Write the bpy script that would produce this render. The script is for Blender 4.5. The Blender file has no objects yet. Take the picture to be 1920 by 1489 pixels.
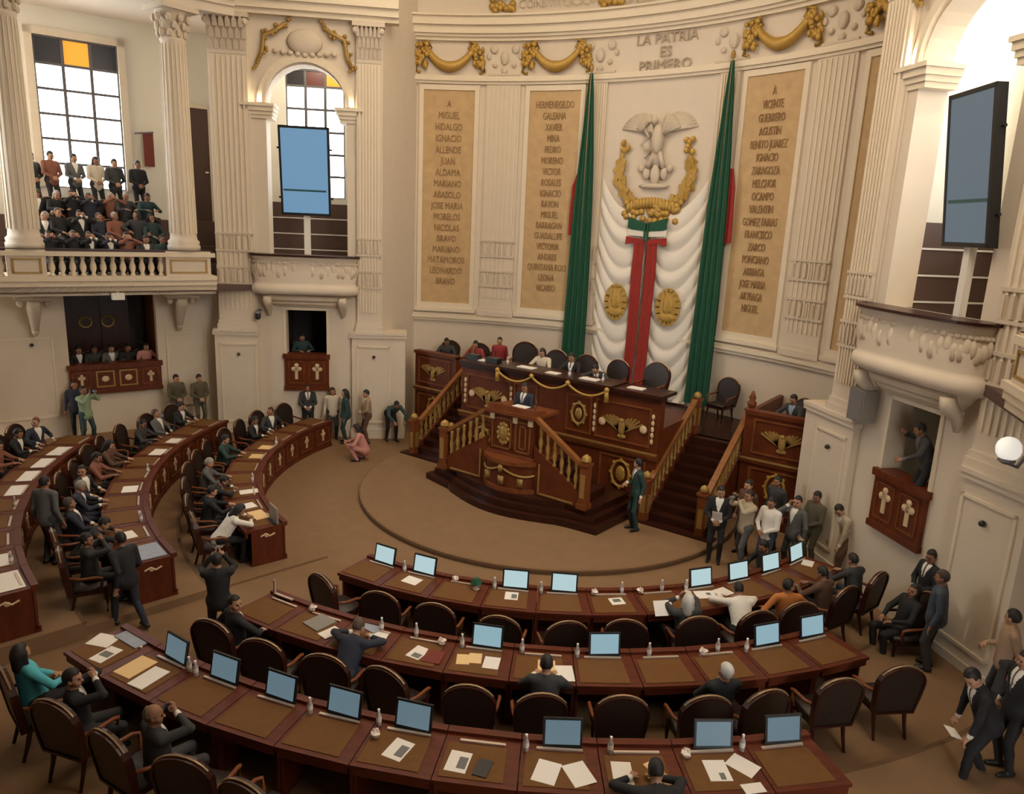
import bpy, bmesh, math, random
import numpy as np
from mathutils import Vector, Matrix
S = bpy.context.scene
COL = S.collection
rng = random.Random(7)
R = math.radians
PI = math.pi

# ------------------------------------------------------------------ camera
CAM = Vector((9.924, -15.597, 6.808))
yaw, pit, rol = R(35.648), R(13.165), R(2.555)
fwd = Vector((-math.sin(yaw)*math.cos(pit), math.cos(yaw)*math.cos(pit), -math.sin(pit)))
rt = Vector((math.cos(yaw), math.sin(yaw), 0))
dn = fwd.cross(rt)
r2 = math.cos(rol)*rt - math.sin(rol)*dn
d2 = math.sin(rol)*rt + math.cos(rol)*dn
cd = bpy.data.cameras.new('camera'); cam = bpy.data.objects.new('camera', cd); COL.objects.link(cam)
up = -d2; back = -fwd
cam.matrix_world = Matrix(((r2.x, up.x, back.x, CAM.x), (r2.y, up.y, back.y, CAM.y), (r2.z, up.z, back.z, CAM.z), (0, 0, 0, 1)))
cd.sensor_fit = 'HORIZONTAL'; cd.sensor_width = 36.0; cd.lens = 1387.642/1920*36.0
cd.clip_start = .1; cd.clip_end = 200
S.camera = cam

# ------------------------------------------------------------------ world, light, exposure
w = bpy.data.worlds.new('overcast_sky'); S.world = w; w.use_nodes = True
bg = w.node_tree.nodes['Background']; bg.inputs[0].default_value = (.93, .96, 1, 1); bg.inputs[1].default_value = 12.0
S.view_settings.view_transform = 'Standard'; S.view_settings.look = 'None'
S.view_settings.exposure = 0.0; S.view_settings.gamma = 1.0
try: S.view_settings.use_curve_mapping = False
except Exception: pass

def area(name, loc, target, size, power, color, sy=None):
    l = bpy.data.lights.new(name, 'AREA'); l.energy = power; l.color = color; l.size = size
    l.shape = 'RECTANGLE'; l.size_y = sy or size
    o = bpy.data.objects.new(name, l); COL.objects.link(o); o.location = loc
    d = Vector(target) - Vector(loc); o.rotation_euler = d.to_track_quat('-Z', 'Y').to_euler()
    return o
def point(name, loc, power, color, rad=.1):
    l = bpy.data.lights.new(name, 'POINT'); l.energy = power; l.color = color; l.shadow_soft_size = rad
    o = bpy.data.objects.new(name, l); COL.objects.link(o); o.location = loc; return o
WARM = (1.0, .80, .57)
area('skylight_lamp', (-1.0, -2.5, 15.2), (-1.0, -1.0, 0), 9.0, 860, WARM)
area('hall_lamp', (0.5, -8.5, 15.2), (-1.5, -6, 0), 6.0, 50, WARM)
area('left_wall_fill', (9.0, -6.5, 11.6), (-10.5, -2.5, 2.5), 4.0, 560, (1, .84, .64))  # unseen fill light, added to brighten the left wall from the right

# ------------------------------------------------------------------ materials
def mat(name, col, rough=.6, metal=0., noise=0., scale=8., bump=0., emit=None, es=1., spec=.5, coords='Object'):
    m = bpy.data.materials.new(name); m.use_nodes = True
    nt = m.node_tree; b = nt.nodes['Principled BSDF']
    b.inputs['Base Color'].default_value = (*col, 1); b.inputs['Roughness'].default_value = rough
    b.inputs['Metallic'].default_value = metal; b.inputs['Specular IOR Level'].default_value = spec
    if noise or bump:
        tc = nt.nodes.new('ShaderNodeTexCoord'); n = nt.nodes.new('ShaderNodeTexNoise')
        n.inputs['Scale'].default_value = scale; n.inputs['Detail'].default_value = 4
        nt.links.new(tc.outputs[coords], n.inputs['Vector'])
        if noise:
            r = nt.nodes.new('ShaderNodeMapRange')
            r.inputs['To Min'].default_value = 1-noise; r.inputs['To Max'].default_value = 1+noise
            mx = nt.nodes.new('ShaderNodeVectorMath'); mx.operation = 'SCALE'
            mx.inputs[0].default_value = col
            nt.links.new(n.outputs[0], r.inputs[0]); nt.links.new(r.outputs[0], mx.inputs['Scale'])
            nt.links.new(mx.outputs[0], b.inputs['Base Color'])
        if bump:
            bp = nt.nodes.new('ShaderNodeBump'); bp.inputs['Strength'].default_value = bump; bp.inputs['Distance'].default_value = .02
            nt.links.new(n.outputs[0], bp.inputs['Height']); nt.links.new(bp.outputs[0], b.inputs['Normal'])
    if emit:
        b.inputs['Emission Color'].default_value = (*emit, 1); b.inputs['Emission Strength'].default_value = es
    return m
def wood(name, c1, c2, rough=.35, scale=3.):
    m = bpy.data.materials.new(name); m.use_nodes = True; nt = m.node_tree; b = nt.nodes['Principled BSDF']
    tc = nt.nodes.new('ShaderNodeTexCoord'); mp = nt.nodes.new('ShaderNodeMapping'); mp.inputs['Scale'].default_value = (1, 6, 1)
    n = nt.nodes.new('ShaderNodeTexNoise'); n.inputs['Scale'].default_value = scale; n.inputs['Detail'].default_value = 6
    cr = nt.nodes.new('ShaderNodeValToRGB')
    cr.color_ramp.elements[0].color = (*c1, 1); cr.color_ramp.elements[0].position = .3
    cr.color_ramp.elements[1].color = (*c2, 1); cr.color_ramp.elements[1].position = .7
    nt.links.new(tc.outputs['Object'], mp.inputs[0]); nt.links.new(mp.outputs[0], n.inputs['Vector'])
    nt.links.new(n.outputs[0], cr.inputs[0]); nt.links.new(cr.outputs[0], b.inputs['Base Color'])
    b.inputs['Roughness'].default_value = rough; b.inputs['Specular IOR Level'].default_value = .28
    return m
def attr_mat(name, prop, rough=.8, noise=.12):
    m = bpy.data.materials.new(name); m.use_nodes = True; nt = m.node_tree; b = nt.nodes['Principled BSDF']
    a = nt.nodes.new('ShaderNodeAttribute'); a.attribute_type = 'OBJECT'; a.attribute_name = prop
    n = nt.nodes.new('ShaderNodeTexNoise'); n.inputs['Scale'].default_value = 18
    r = nt.nodes.new('ShaderNodeMapRange'); r.inputs['To Min'].default_value = 1-noise; r.inputs['To Max'].default_value = 1+noise
    tc = nt.nodes.new('ShaderNodeTexCoord'); nt.links.new(tc.outputs['Object'], n.inputs['Vector'])
    mx = nt.nodes.new('ShaderNodeVectorMath'); mx.operation = 'SCALE'
    nt.links.new(a.outputs['Color'], mx.inputs[0]); nt.links.new(n.outputs[0], r.inputs[0]); nt.links.new(r.outputs[0], mx.inputs['Scale'])
    nt.links.new(mx.outputs[0], b.inputs['Base Color']); b.inputs['Roughness'].default_value = rough
    return m
M = dict(
 plaster=mat('cream_plaster', (.64, .545, .425), .75, noise=.05, scale=3, bump=.05),
 plaster2=mat('cream_plaster_trim', (.70, .60, .45), .7, noise=.05, scale=9),
 relief=mat('cream_relief', (.58, .49, .375), .75, noise=.08, scale=14),
 plasterin=mat('pale_plaster_and_daylit_wall', (.72, .68, .58), .8),  # plain pale plaster; on the gallery back wall its grey stands for daylight
 gold=mat('old_gold', (.46, .28, .06), .5, metal=.3, noise=.3, scale=25),
 golddull=mat('dull_gold', (.36, .22, .06), .5, metal=.35, noise=.25, scale=20),
 stone=mat('tan_inscription_stone', (.50, .335, .165), .75, noise=.22, scale=4, bump=.1),
 facelet=mat('cream_lettering', (.40, .32, .23), .75), letters=mat('bronze_letters', (.30, .175, .075), .7),
 carpet=mat('brown_carpet', (.215, .126, .062), .95, noise=.12, scale=3, bump=.15),
 carpet2=mat('brown_carpet_edge', (.13, .07, .03), .95, noise=.12, scale=6),
 mahog=wood('mahogany', (.085, .018, .006), (.14, .033, .010), .4),
 mahog2=wood('light_mahogany', (.14, .04, .013), (.21, .065, .02), .35),
 rail=wood('handrail_wood', (.20, .075, .022), (.27, .11, .035), .3),
 dark=wood('dark_mahogany', (.026, .008, .005), (.045, .013, .007), .3),
 deskw=wood('desk_mahogany', (.075, .015, .006), (.125, .026, .009), .45),
 pad=mat('brown_leather_pad', (.15, .068, .02), .75, noise=.15, scale=10, spec=.2),
 leather=mat('dark_brown_leather', (.022, .013, .010), .45, noise=.2, scale=20),
 brass=mat('brass_nails', (.34, .23, .13), .45, metal=.5),
 metal=mat('pale_metal', (.55, .45, .36), .4, metal=.4),
 cross=mat('ivory_inlay', (.60, .45, .27), .5),
 black=mat('black_plastic', (.012, .014, .016), .4),
 grey=mat('grey_plastic', (.22, .20, .17), .5),
 white=mat('white_paint', (.75, .72, .66), .5),
 scr=mat('lit_screen', (.02, .02, .02), .3, emit=(.105, .165, .20), es=1.),
 scr2=mat('lit_screen_pale', (.02, .02, .02), .3, emit=(.44, .60, .62), es=1.), scr3=mat('lit_screen_mid', (.02, .02, .02), .3, emit=(.25, .40, .46), es=1.),
 tv=mat('blue_hall_screen', (.02, .03, .04), .3, emit=(.145, .285, .44), es=1.), tv2=mat('grey_blue_hall_screen', (.02, .03, .04), .3, emit=(.092, .128, .158), es=1.),
 tvdark=mat('screen_caption_line', (.02, .05, .05), .4, emit=(.02, .06, .06), es=.5),
 paper=mat('white_paper', (.78, .74, .68), .8),
 manila=mat('manila_folder', (.75, .52, .25), .8),
 print=mat('grey_print', (.16, .16, .15), .8),
 blueprint=mat('blue_grey_newsprint', (.30, .33, .40), .8, noise=.3, scale=30),
 redpad=mat('red_blotter', (.16, .02, .012), .7),
 tissue=mat('crumpled_tissue', (.80, .70, .62), .9, bump=.6, scale=30),
 cap=mat('white_bottle_cap', (.8, .8, .8), .4),
 bottle=mat('clear_bottle', (.40, .36, .33), .15),
 green=mat('green_flag_cloth', (.006, .075, .036), .75, noise=.2, scale=6),
 redc=mat('red_flag_cloth', (.29, .018, .010), .75, noise=.15, scale=6),
 whitec=mat('white_drape_cloth', (.74, .68, .58), .85),
 winframe=mat('window_bars', (.10, .09, .09), .5),
 amber=mat('amber_stained_glass', (.5, .2, .02), .4, emit=(.9, .36, .02), es=.9),
 darkglass=mat('dark_stained_glass', (.015, .014, .022), .3),
 redglass=mat('red_stained_glass', (.12, .02, .01), .4),
 brownwall=mat('brown_wainscot', (.085, .045, .032), .6),
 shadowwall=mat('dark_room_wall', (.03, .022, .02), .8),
 ochre=mat('ochre_wall', (.32, .17, .05), .8),
 eye=mat('eye_dark', (.02, .012, .01), .3),
 lip=mat('lips', (.30, .11, .08), .6),
 shoe=mat('black_shoes', (.01, .01, .01), .35),
 globe=mat('opal_lamp_globe', (.8, .8, .75), .4, emit=(1, .95, .85), es=.6),
 iron=mat('grey_iron', (.16, .15, .15), .6),
 redbrown=mat('red_brown_cloth', (.16, .03, .02), .8),
 skin=attr_mat('skin', 'skin_tone', .6, .06), jacket=attr_mat('jacket_cloth', 'jacket'), trous=attr_mat('trouser_cloth', 'trousers'),
 shirt=attr_mat('shirt_cloth', 'shirt'), tie=attr_mat('tie_cloth', 'tie'), hair=attr_mat('hair', 'hair_tone', .6, .3),
)
gm = bpy.data.materials.new('window_glass'); gm.use_nodes = True; nt = gm.node_tree; nt.nodes.clear()
o_ = nt.nodes.new('ShaderNodeOutputMaterial'); mx = nt.nodes.new('ShaderNodeMixShader'); tr = nt.nodes.new('ShaderNodeBsdfTransparent')
gl = nt.nodes.new('ShaderNodeBsdfGlossy'); gl.inputs['Roughness'].default_value = .03; mx.inputs[0].default_value = .06
nt.links.new(tr.outputs[0], mx.inputs[1]); nt.links.new(gl.outputs[0], mx.inputs[2]); nt.links.new(mx.outputs[0], o_.inputs[0])
M['glass'] = gm

# ------------------------------------------------------------------ mesh helper
class MB:
    def __init__(s, xf=None): s.v = []; s.f = []; s.mi = []; s.xf = xf; s.m = 0
    def add(s, vs, fs):
        o = len(s.v)
        for p in vs: s.v.append(s.xf(*p) if s.xf else tuple(p))
        for f in fs: s.f.append(tuple(i+o for i in f)); s.mi.append(s.m)
        return s
    def box(s, x0, x1, y0, y1, z0, z1):
        return s.add([(x0,y0,z0),(x1,y0,z0),(x1,y1,z0),(x0,y1,z0),(x0,y0,z1),(x1,y0,z1),(x1,y1,z1),(x0,y1,z1)],
                     [(0,3,2,1),(4,5,6,7),(0,1,5,4),(1,2,6,5),(2,3,7,6),(3,0,4,7)])
    def prism(s, poly, z0, z1):           # polygon in xy, extruded in z
        n = len(poly)
        return s.add([(x,y,z0) for x,y in poly]+[(x,y,z1) for x,y in poly],
                     [tuple(range(n-1,-1,-1)), tuple(range(n,2*n))]+[(i,(i+1)%n,n+(i+1)%n,n+i) for i in range(n)])
    def prismy(s, poly, y0, y1):          # polygon in xz, extruded in y
        n = len(poly)
        return s.add([(x,y0,z) for x,z in poly]+[(x,y1,z) for x,z in poly],
                     [tuple(range(n-1,-1,-1)), tuple(range(n,2*n))]+[(i,(i+1)%n,n+(i+1)%n,n+i) for i in range(n)])
    def bar(s, a, b, wd, h, upv=(0,0,1)):   # rectangular bar between two points
        a = Vector(a); b = Vector(b); d = (b-a).normalized(); sd = d.cross(Vector(upv))
        if sd.length < 1e-4: sd = Vector((1,0,0))
        sd.normalize(); u = sd.cross(d)
        q = []
        for p in (a, b):
            for i, j in ((-1,-1),(1,-1),(1,1),(-1,1)): q.append(tuple(p+sd*(i*wd/2)+u*(j*h/2)))
        return s.add(q, [(0,3,2,1),(4,5,6,7),(0,1,5,4),(1,2,6,5),(2,3,7,6),(3,0,4,7)])
    def tube(s, pts, r, n=8, taper=None, closed=False):
        pts = [Vector(p) for p in pts]; vs = []; N = len(pts)
        for i, p in enumerate(pts):
            d = (pts[min(i+1,N-1)]-pts[max(i-1,0)]).normalized()
            a = d.cross(Vector((0,0,1)))
            if a.length < .05: a = d.cross(Vector((0,1,0)))
            a.normalize(); b = d.cross(a)
            rr = r if taper is None else taper[i]
            for k in range(n):
                t = 2*PI*k/n; vs.append(tuple(p+a*(rr*math.cos(t))+b*(rr*math.sin(t))))
        fs = [(i*n+k, i*n+(k+1)%n, (i+1)*n+(k+1)%n, (i+1)*n+k) for i in range(N-1) for k in range(n)]
        fs += [tuple(range(n-1,-1,-1)), tuple(range((N-1)*n, N*n))]
        return s.add(vs, fs)
    def lathe(s, prof, cx=0, cy=0, n=14):   # prof: list (r,z)
        vs = [(cx+r*math.cos(2*PI*k/n), cy+r*math.sin(2*PI*k/n), z) for r, z in prof for k in range(n)]
        fs = [(i*n+k, i*n+(k+1)%n, (i+1)*n+(k+1)%n, (i+1)*n+k) for i in range(len(prof)-1) for k in range(n)]
        fs += [tuple(range(n-1,-1,-1)), tuple(range((len(prof)-1)*n, len(prof)*n))]
        return s.add(vs, fs)
    def ball(s, c, rx, ry=None, rz=None, n=8, m=6):
        ry = ry or rx; rz = rz or rx; vs = []; fs = []
        for i in range(m+1):
            t = PI*i/m
            for k in range(n):
                u = 2*PI*k/n; q = max(math.sin(t), .02)
                vs.append((c[0]+rx*q*math.cos(u), c[1]+ry*q*math.sin(u), c[2]+rz*math.cos(t)))
        fs = [(i*n+k, (i+1)*n+k, (i+1)*n+(k+1)%n, i*n+(k+1)%n) for i in range(m) for k in range(n)]
        return s.add(vs, fs)
    def grid(s, rows):                    # rows of points -> open surface
        n = len(rows[0]); vs = [p for r in rows for p in r]
        return s.add(vs, [(i*n+k, i*n+k+1, (i+1)*n+k+1, (i+1)*n+k) for i in range(len(rows)-1) for k in range(n-1)])
    def sweep(s, paths):                  # list of section polylines (same length, closed section), capped
        n = len(paths[0]); vs = [p for r in paths for p in r]; L = len(paths)
        return s.add(vs, [(i*n+k, i*n+(k+1)%n, (i+1)*n+(k+1)%n, (i+1)*n+k) for i in range(L-1) for k in range(n)]
                     + [tuple(range(n)), tuple(range((L-1)*n, L*n))])
    def mesh(s, name, mats, smooth=False):
        me = bpy.data.meshes.new(name); me.from_pydata(s.v, [], s.f)
        if not isinstance(mats, (list, tuple)): mats = [mats]
        for m in mats: me.materials.append(M[m])
        if len(mats) > 1: me.polygons.foreach_set('material_index', s.mi)
        bm = bmesh.new(); bm.from_mesh(me); bmesh.ops.recalc_face_normals(bm, faces=bm.faces); bm.to_mesh(me); bm.free()
        if smooth: me.polygons.foreach_set('use_smooth', [True]*len(me.polygons))
        me.update(); return me
    def build(s, name, mats, parent=None, smooth=False, **kw):
        return link(name, s.mesh(name, mats, smooth), parent, **kw)
def link(name, data, parent=None, loc=None, rz=None, kind=None, label=None, cat=None, group=None):
    o = bpy.data.objects.new(name, data); COL.objects.link(o)
    if parent: o.parent = parent
    if loc is not None: o.location = loc
    if rz is not None: o.rotation_euler = (0, 0, rz)
    if kind: o['kind'] = kind
    if label: o['label'] = label
    if cat: o['category'] = cat
    if group: o['group'] = group
    return o
def thing(name, label, cat, loc=(0,0,0), rz=0, group=None):
    return link(name, None, None, loc, rz, None, label, cat, group)
def struct(name, mb, mats, smooth=False): return mb.build(name, mats, None, smooth, kind='structure')
def copy_tree(o, parent=None):
    c = o.copy(); COL.objects.link(c)
    if parent: c.parent = parent
    for ch in KIDS.get(o.name, ()): copy_tree(ch, c)
    return c
KIDS = {}
def kids(o):
    def rec(x):
        k = [c for c in bpy.data.objects if c.parent == x]
        KIDS[x.name] = k
        for c in k: rec(c)
    rec(o)
def frame(A, t, n):
    return lambda s, d, z: (A[0]+t[0]*s+n[0]*d, A[1]+t[1]*s+n[1]*d, z)
def pol(r, deg):      # polar about the platform, 0 = towards the seats, + = right of someone facing the dais
    a = R(deg); return (r*math.sin(a), -r*math.cos(a))
def face_center(x, y): return math.atan2(-x*-1, -y*1) if False else math.atan2(x, -y)   # rz so that local +y points to (0,0)
# ------------------------------------------------------------------ the setting
YC, RA = -7.709, 12.653
def arc(a, off=0.): a = R(a); r = RA-off; return (r*math.sin(a), YC+r*math.cos(a))
def arc_band(mb, a0, a1, z0, z1, o0, o1, n=None):
    n = n or max(2, int(abs(a1-a0)/2.5)); secs = []
    for i in range(n+1):
        a = a0+(a1-a0)*i/n; p = arc(a, o0); q = arc(a, o1)
        secs.append([(p[0],p[1],z0),(q[0],q[1],z0),(q[0],q[1],z1),(p[0],p[1],z1)])
    return mb.sweep(secs)
def ring(mb, r0, r1, a0, a1, z0, z1, n=None):
    n = n or max(3, int(abs(a1-a0)/3)); secs = []
    for i in range(n+1):
        a = a0+(a1-a0)*i/n; p = pol(r0, a); q = pol(r1, a)
        secs.append([(p[0],p[1],z0),(q[0],q[1],z0),(q[0],q[1],z1),(p[0],p[1],z1)])
    return mb.sweep(secs)
# floor, raked tiers and the round step in front of the dais
fl = struct('floor', MB().box(-18, 18, -24, 9, -.3, 0), 'carpet')
def tier(r0, z, segs):
    mb = MB()
    for a0, a1, rr in segs: ring(mb, r0, rr, a0, a1, 0.002, z)
    return mb
tier(8.86, .15, ((-86, -9.6, 16), (0.2, 88, 16))).build('floor_tier', 'carpet', fl)
tier(10.95, .30, ((-72, -9.0, 17.5), (0.2, 66, 17))).build('floor_tier', 'carpet', fl)
nos = MB()
for rr, z, a0, a1 in ((8.86, .15, -86, -9.6), (8.86, .15, .2, 88), (10.95, .3, -72, -9.), (10.95, .3, .2, 66)): ring(nos, rr-.012, rr+.05, a0, a1, z-.03, z+.006)
nos.build('tier_nosing', 'carpet2', fl)
MB().bar((-2.62, -13.6, .004), (-1.18, -6.35, .004), .07, .012).build('carpet_seam', 'carpet2', fl)
mb = MB(); mb.lathe([(4.84, 0.001), (4.84, .11), (4.80, .13)], n=96)
mb.build('round_step', 'carpet', fl); mb = MB(); mb.lathe([(4.855, .002), (4.855, .075)], n=96); mb.build('step_riser', 'carpet2', fl)
struct('ceiling', MB().box(-18, 18, -24, 9, 15.5, 15.8), 'plasterin')
struct('wall_rear', MB().box(-18, 18, -24.3, -24, 0, 15.5), 'plaster')

# ---- apse wall
wb = MB(); arc_band(wb, -37.6, 37.6, 0, 15.5, -.35, 0, 40); WB = struct('wall_back', wb, 'plaster')
def bands(name, lst, m='plaster2', a=37.4):
    mb = MB()
    for z0, z1, o in lst: arc_band(mb, -a, a, z0, z1, -.01, o, 36)
    return mb.build(name, m, WB)
bands('architrave', [(10.98, 11.06, .10), (11.06, 11.16, .16), (11.16, 11.22, .12)])
bands('cornice', [(12.22, 12.32, .12), (12.32, 12.40, .20), (12.40, 12.62, .28), (12.62, 12.72, .38), (12.72, 12.86, .34), (12.86, 12.92, .42)])
bands('plinth_moulding', [(3.55, 3.64, .08), (3.64, 3.74, .13), (3.74, 3.80, .06), (0, .3, .08)])
bands('attic_moulding', [(14.2, 14.35, .15)])
def flutes(mb, x0, x1, d, z0, z1, n=7, w=.045):
    for i in range(n):
        x = x0+(x1-x0)*(i+.5)/n; mb.box(x-w/2, x+w/2, d-.01, d+.03, z0, z1)
def leafy(mb, x0, x1, d, z0, z1, rows=3, cols=6):
    for j in range(rows):
        z = z0+(z1-z0)*(j+.2)/rows; h = (z1-z0)/rows*.95
        for i in range(cols):
            x = x0+(x1-x0)*(i+.5+(.5 if j % 2 else 0)*.8)/cols; wd = (x1-x0)/cols*.42; o = d+.04+.05*j
            mb.add([(x-wd, o, z), (x+wd, o, z), (x+wd*.8, o+.07, z+h*.7), (x-wd*.8, o+.07, z+h*.7), (x, o+.11, z+h), (x, o+.02, z+h*.2)],
                   [(0,1,5), (0,5,3), (1,2,5), (3,5,2), (3,2,4)])
def pilaster(fr, x0, x1, zb, zt, d0, parent, cap=1., rings=(4.75, 6.2)):
    m = MB(fr); m.box(x0, x1, d0-.02, d0+.1, zb, zt); m.box(x0-.06, x1+.06, d0-.02, d0+.16, zb, zb+.16); m.box(x0-.03, x1+.03, d0-.02, d0+.13, zb+.16, zb+.28)
    p = m.build('pilaster', 'plaster', parent)
    f = MB(fr); flutes(f, x0+.04, x1-.04, d0+.1, zb+.6, zt-.05); f.build('fluting', 'plaster2', p)
    b = MB(fr)
    for k in range(4):
        z = rings[0]+(rings[1]-rings[0])*k/3; b.box(x0-.015, x1+.015, d0, d0+.145, z, z+.06)
    for i in range(6):
        x = x0+(x1-x0)*(i+.5)/6; b.box(x-.03, x+.03, d0, d0+.16, rings[0]+.1, rings[0]+.42); b.box(x-.03, x+.03, d0, d0+.16, rings[1]-.4, rings[1]-.05)
    b.build('banded_relief', 'relief', p)
    if cap:
        c = MB(fr); c.box(x0, x1, d0-.02, d0+.12, zt, zt+cap*.85); leafy(c, x0, x1, d0+.1, zt+.05, zt+cap*.85)
        c.box(x0-.1, x1+.1, d0-.02, d0+.3, zt+cap*.88, zt+cap)
        for e in (x0, x1):
            c.ball((e, d0+.22, zt+cap*.78), .10, .10, .10)
        c.build('capital', 'relief', p)
    return p
def apse_frame(a):
    A = arc(a); ar = R(a); t = (math.cos(ar), -math.sin(ar)); n = (-math.sin(ar), -math.cos(ar)); return frame(A, t, n)
for a in (-22.9, -9.2, 9.2, 22.9):
    wd = .55 if abs(a) > 15 else .3
    pilaster(apse_frame(a), -wd, wd, 3.8, 10.98, -.03, WB, cap=0)
    c = MB(apse_frame(a))
    for sx in (-1, 1): c.ball((sx*.34, .04, 12.0), .13, .07, .13); c.ball((sx*.3, .04, 11.55), .08, .06, .08); c.ball((sx*.5, .04, 11.8), .07, .05, .1)
    c.ball((0, .05, 11.75), .13, .08, .2); c.ball((0, .04, 11.38), .1, .06, .1); c.box(-.5, .5, 0, .08, 11.24, 11.3)
    c.build('capital_relief', 'relief', WB)

def text_obj(name, body, size, m, parent, mw, extrude=.012, align='CENTER', spacing=1.0):
    cu = bpy.data.curves.new(name, 'FONT'); cu.body = body; cu.size = size; cu.extrude = extrude; cu.align_x = align; cu.space_line = spacing
    cu.resolution_u = 2
    tmp = bpy.data.objects.new('tmp', cu); COL.objects.link(tmp)
    bpy.context.view_layer.update()
    me = bpy.data.meshes.new_from_object(tmp.evaluated_get(bpy.context.evaluated_depsgraph_get()))
    bpy.data.objects.remove(tmp); me.materials.clear(); me.materials.append(M[m])
    o = link(name, me, parent); o.matrix_world = mw; return o
def upright(fr, s, d, z):     # text plane facing the hall at a frame position
    o = Vector(fr(s, d, z)); tx = Vector(fr(s+1, d, z))-o; nn = Vector(fr(s, d+1, z))-o
    if tx.cross(Vector((0,0,1))).dot(nn) < 0: tx = -tx
    return Matrix(((tx.x, 0, nn.x, o.x), (tx.y, 0, nn.y, o.y), (0, 1, 0, o.z), (0, 0, 0, 1)))
LINES = {
 -30.7: ['A', 'MIGUEL', 'HIDALGO', 'IGNACIO', 'ALLENDE', 'JUAN', 'ALDAMA', 'MARIANO', 'ABASOLO', 'JOSE MARIA', 'MORELOS', 'NICOLAS', 'BRAVO', 'MARIANO', 'MATAMOROS', 'LEONARDO', 'BRAVO'],
 -15.3: ['HERMENEGILDO', 'GALEANA', 'XAVIER', 'MINA', 'PEDRO', 'MORENO', 'VICTOR', 'ROSALES', 'IGNACIO', 'RAYON', 'MIGUEL', 'BARRAGAN', 'GUADALUPE', 'VICTORIA', 'ANDRES', 'QUINTANA ROO', 'LEONA', 'VICARIO'],
 15.3: ['A', 'VICENTE', 'GUERRERO', 'AGUSTIN', 'BENITO JUAREZ', 'IGNACIO', 'ZARAGOZA', 'MELCHOR', 'OCAMPO', 'VALENTIN', 'GOMEZ FARIAS', 'FRANCISCO', 'ZARCO', 'PONCIANO', 'ARRIAGA', 'JOSE MARIA', 'ARTEAGA', 'MIGUEL'],
 30.7: ['NIÑOS', 'HEROES', 'DE', 'CHAPULTEPEC', '1847', 'AGUSTIN', 'MELGAR', 'JUAN', 'ESCUTIA', 'VICENTE', 'SUAREZ', 'JUAN', 'BARRERA', 'FERNANDO', 'M. DE OCA', 'F. MARQUEZ'],
}
for a in (-30.7, -15.3, 15.3, 30.7):
    f = MB()
    for a0, a1, z0, z1 in ((a-4.35, a-3.7, 3.98, 10.95), (a+3.7, a+4.35, 3.98, 10.95), (a-3.75, a+3.75, 10.80, 10.95), (a-3.75, a+3.75, 3.98, 4.15)):
        arc_band(f, a0, a1, z0, z1, -.01, .07, 3)
    arc_band(f, a-4.7, a+4.7, 3.86, 3.98, -.01, .14, 4); fo = f.build('panel_frame', 'plaster2', WB)
    s = MB(); arc_band(s, a-3.72, a+3.72, 4.14, 10.81, -.01, .03, 4); so = s.build('inscription_panel', 'stone', WB)
    fr = apse_frame(a); L = LINES[a]
    text_obj('inscription', '\n'.join(L), .30, 'letters', so, upright(fr, 0, .05, 10.3) @ Matrix.Diagonal((min(1., 1.36/(max(len(q) for q in L)*.205)), 1, 1, 1)), .012, spacing=6.0/len(L)/.30*.98)
fr0 = apse_frame(0.)
text_obj('frieze_lettering', 'LA PATRIA\nES\nPRIMERO', .40, 'facelet', WB, upright(fr0, 0, .06, 11.92), .015, spacing=.88)
for a, tx in ((-15.5, 'CONSTITUCION'), (0.0, 'INDEPENDENCIA')):
    text_obj('attic_lettering', tx, .34, 'relief', WB, upright(apse_frame(a), 0, .1, 13.15 if a else 13.05), .015)
# gold garlands of the frieze
def garland(fr, cx, zt, hw, drop, parent, name='gold_garland'):
    g = MB(fr); pts = []
    for i in range(13):
        u = -1+2*i/12; pts.append((cx+u*hw*.72, .14, zt-drop*(1-u*u)*.72-.1))
    g.tube(pts, .1, 8, taper=[.08+.09*(1-abs(-1+2*i/12)) for i in range(13)])
    rg = random.Random(3)
    for sx in (-1, 1):
        for k in range(26):
            g.ball((cx+sx*hw*(.66+.32*rg.random()), .1+.1*rg.random(), zt-.85*rg.random()*drop), .05+.05*rg.random(), .06, .06+.05*rg.random(), 6, 4)
        g.tube([(cx+sx*hw*.8, .12, zt+.0), (cx+sx*hw*.6, .14, zt+.06), (cx+sx*hw*.55, .14, zt-.12), (cx+sx*hw*.66, .14, zt-.2)], .05, 6)
        g.tube([(cx+sx*hw*.95, .1, zt-.3), (cx+sx*hw*1.0, .1, zt-drop), (cx+sx*hw*.86, .1, zt-drop*1.05)], .05, 6)
    for k in range(14):
        u = -1+2*(k+.5)/14; g.ball((cx+u*hw*.7, .2, zt-drop*(1-u*u)*.72-.1+rg.uniform(-.05, .05)), .055, .05, .06, 6, 4)
    return g.build(name, 'gold', parent, True)
for a in (-30.7, -15.3, 15.6, 30.9): garland(apse_frame(a), 0, 12.12, 1.08, .78, WB)
for a in (-23.3, -7.9, 7.9):
    g = MB(apse_frame(a)); rg = random.Random(5)
    for k in range(26): g.ball((rg.uniform(-.36, .36), .1, 13.35+rg.uniform(-.32, .45)), .11, .08, .1, 6, 4)
    g.build('gold_cluster', 'gold', WB, True)

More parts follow.
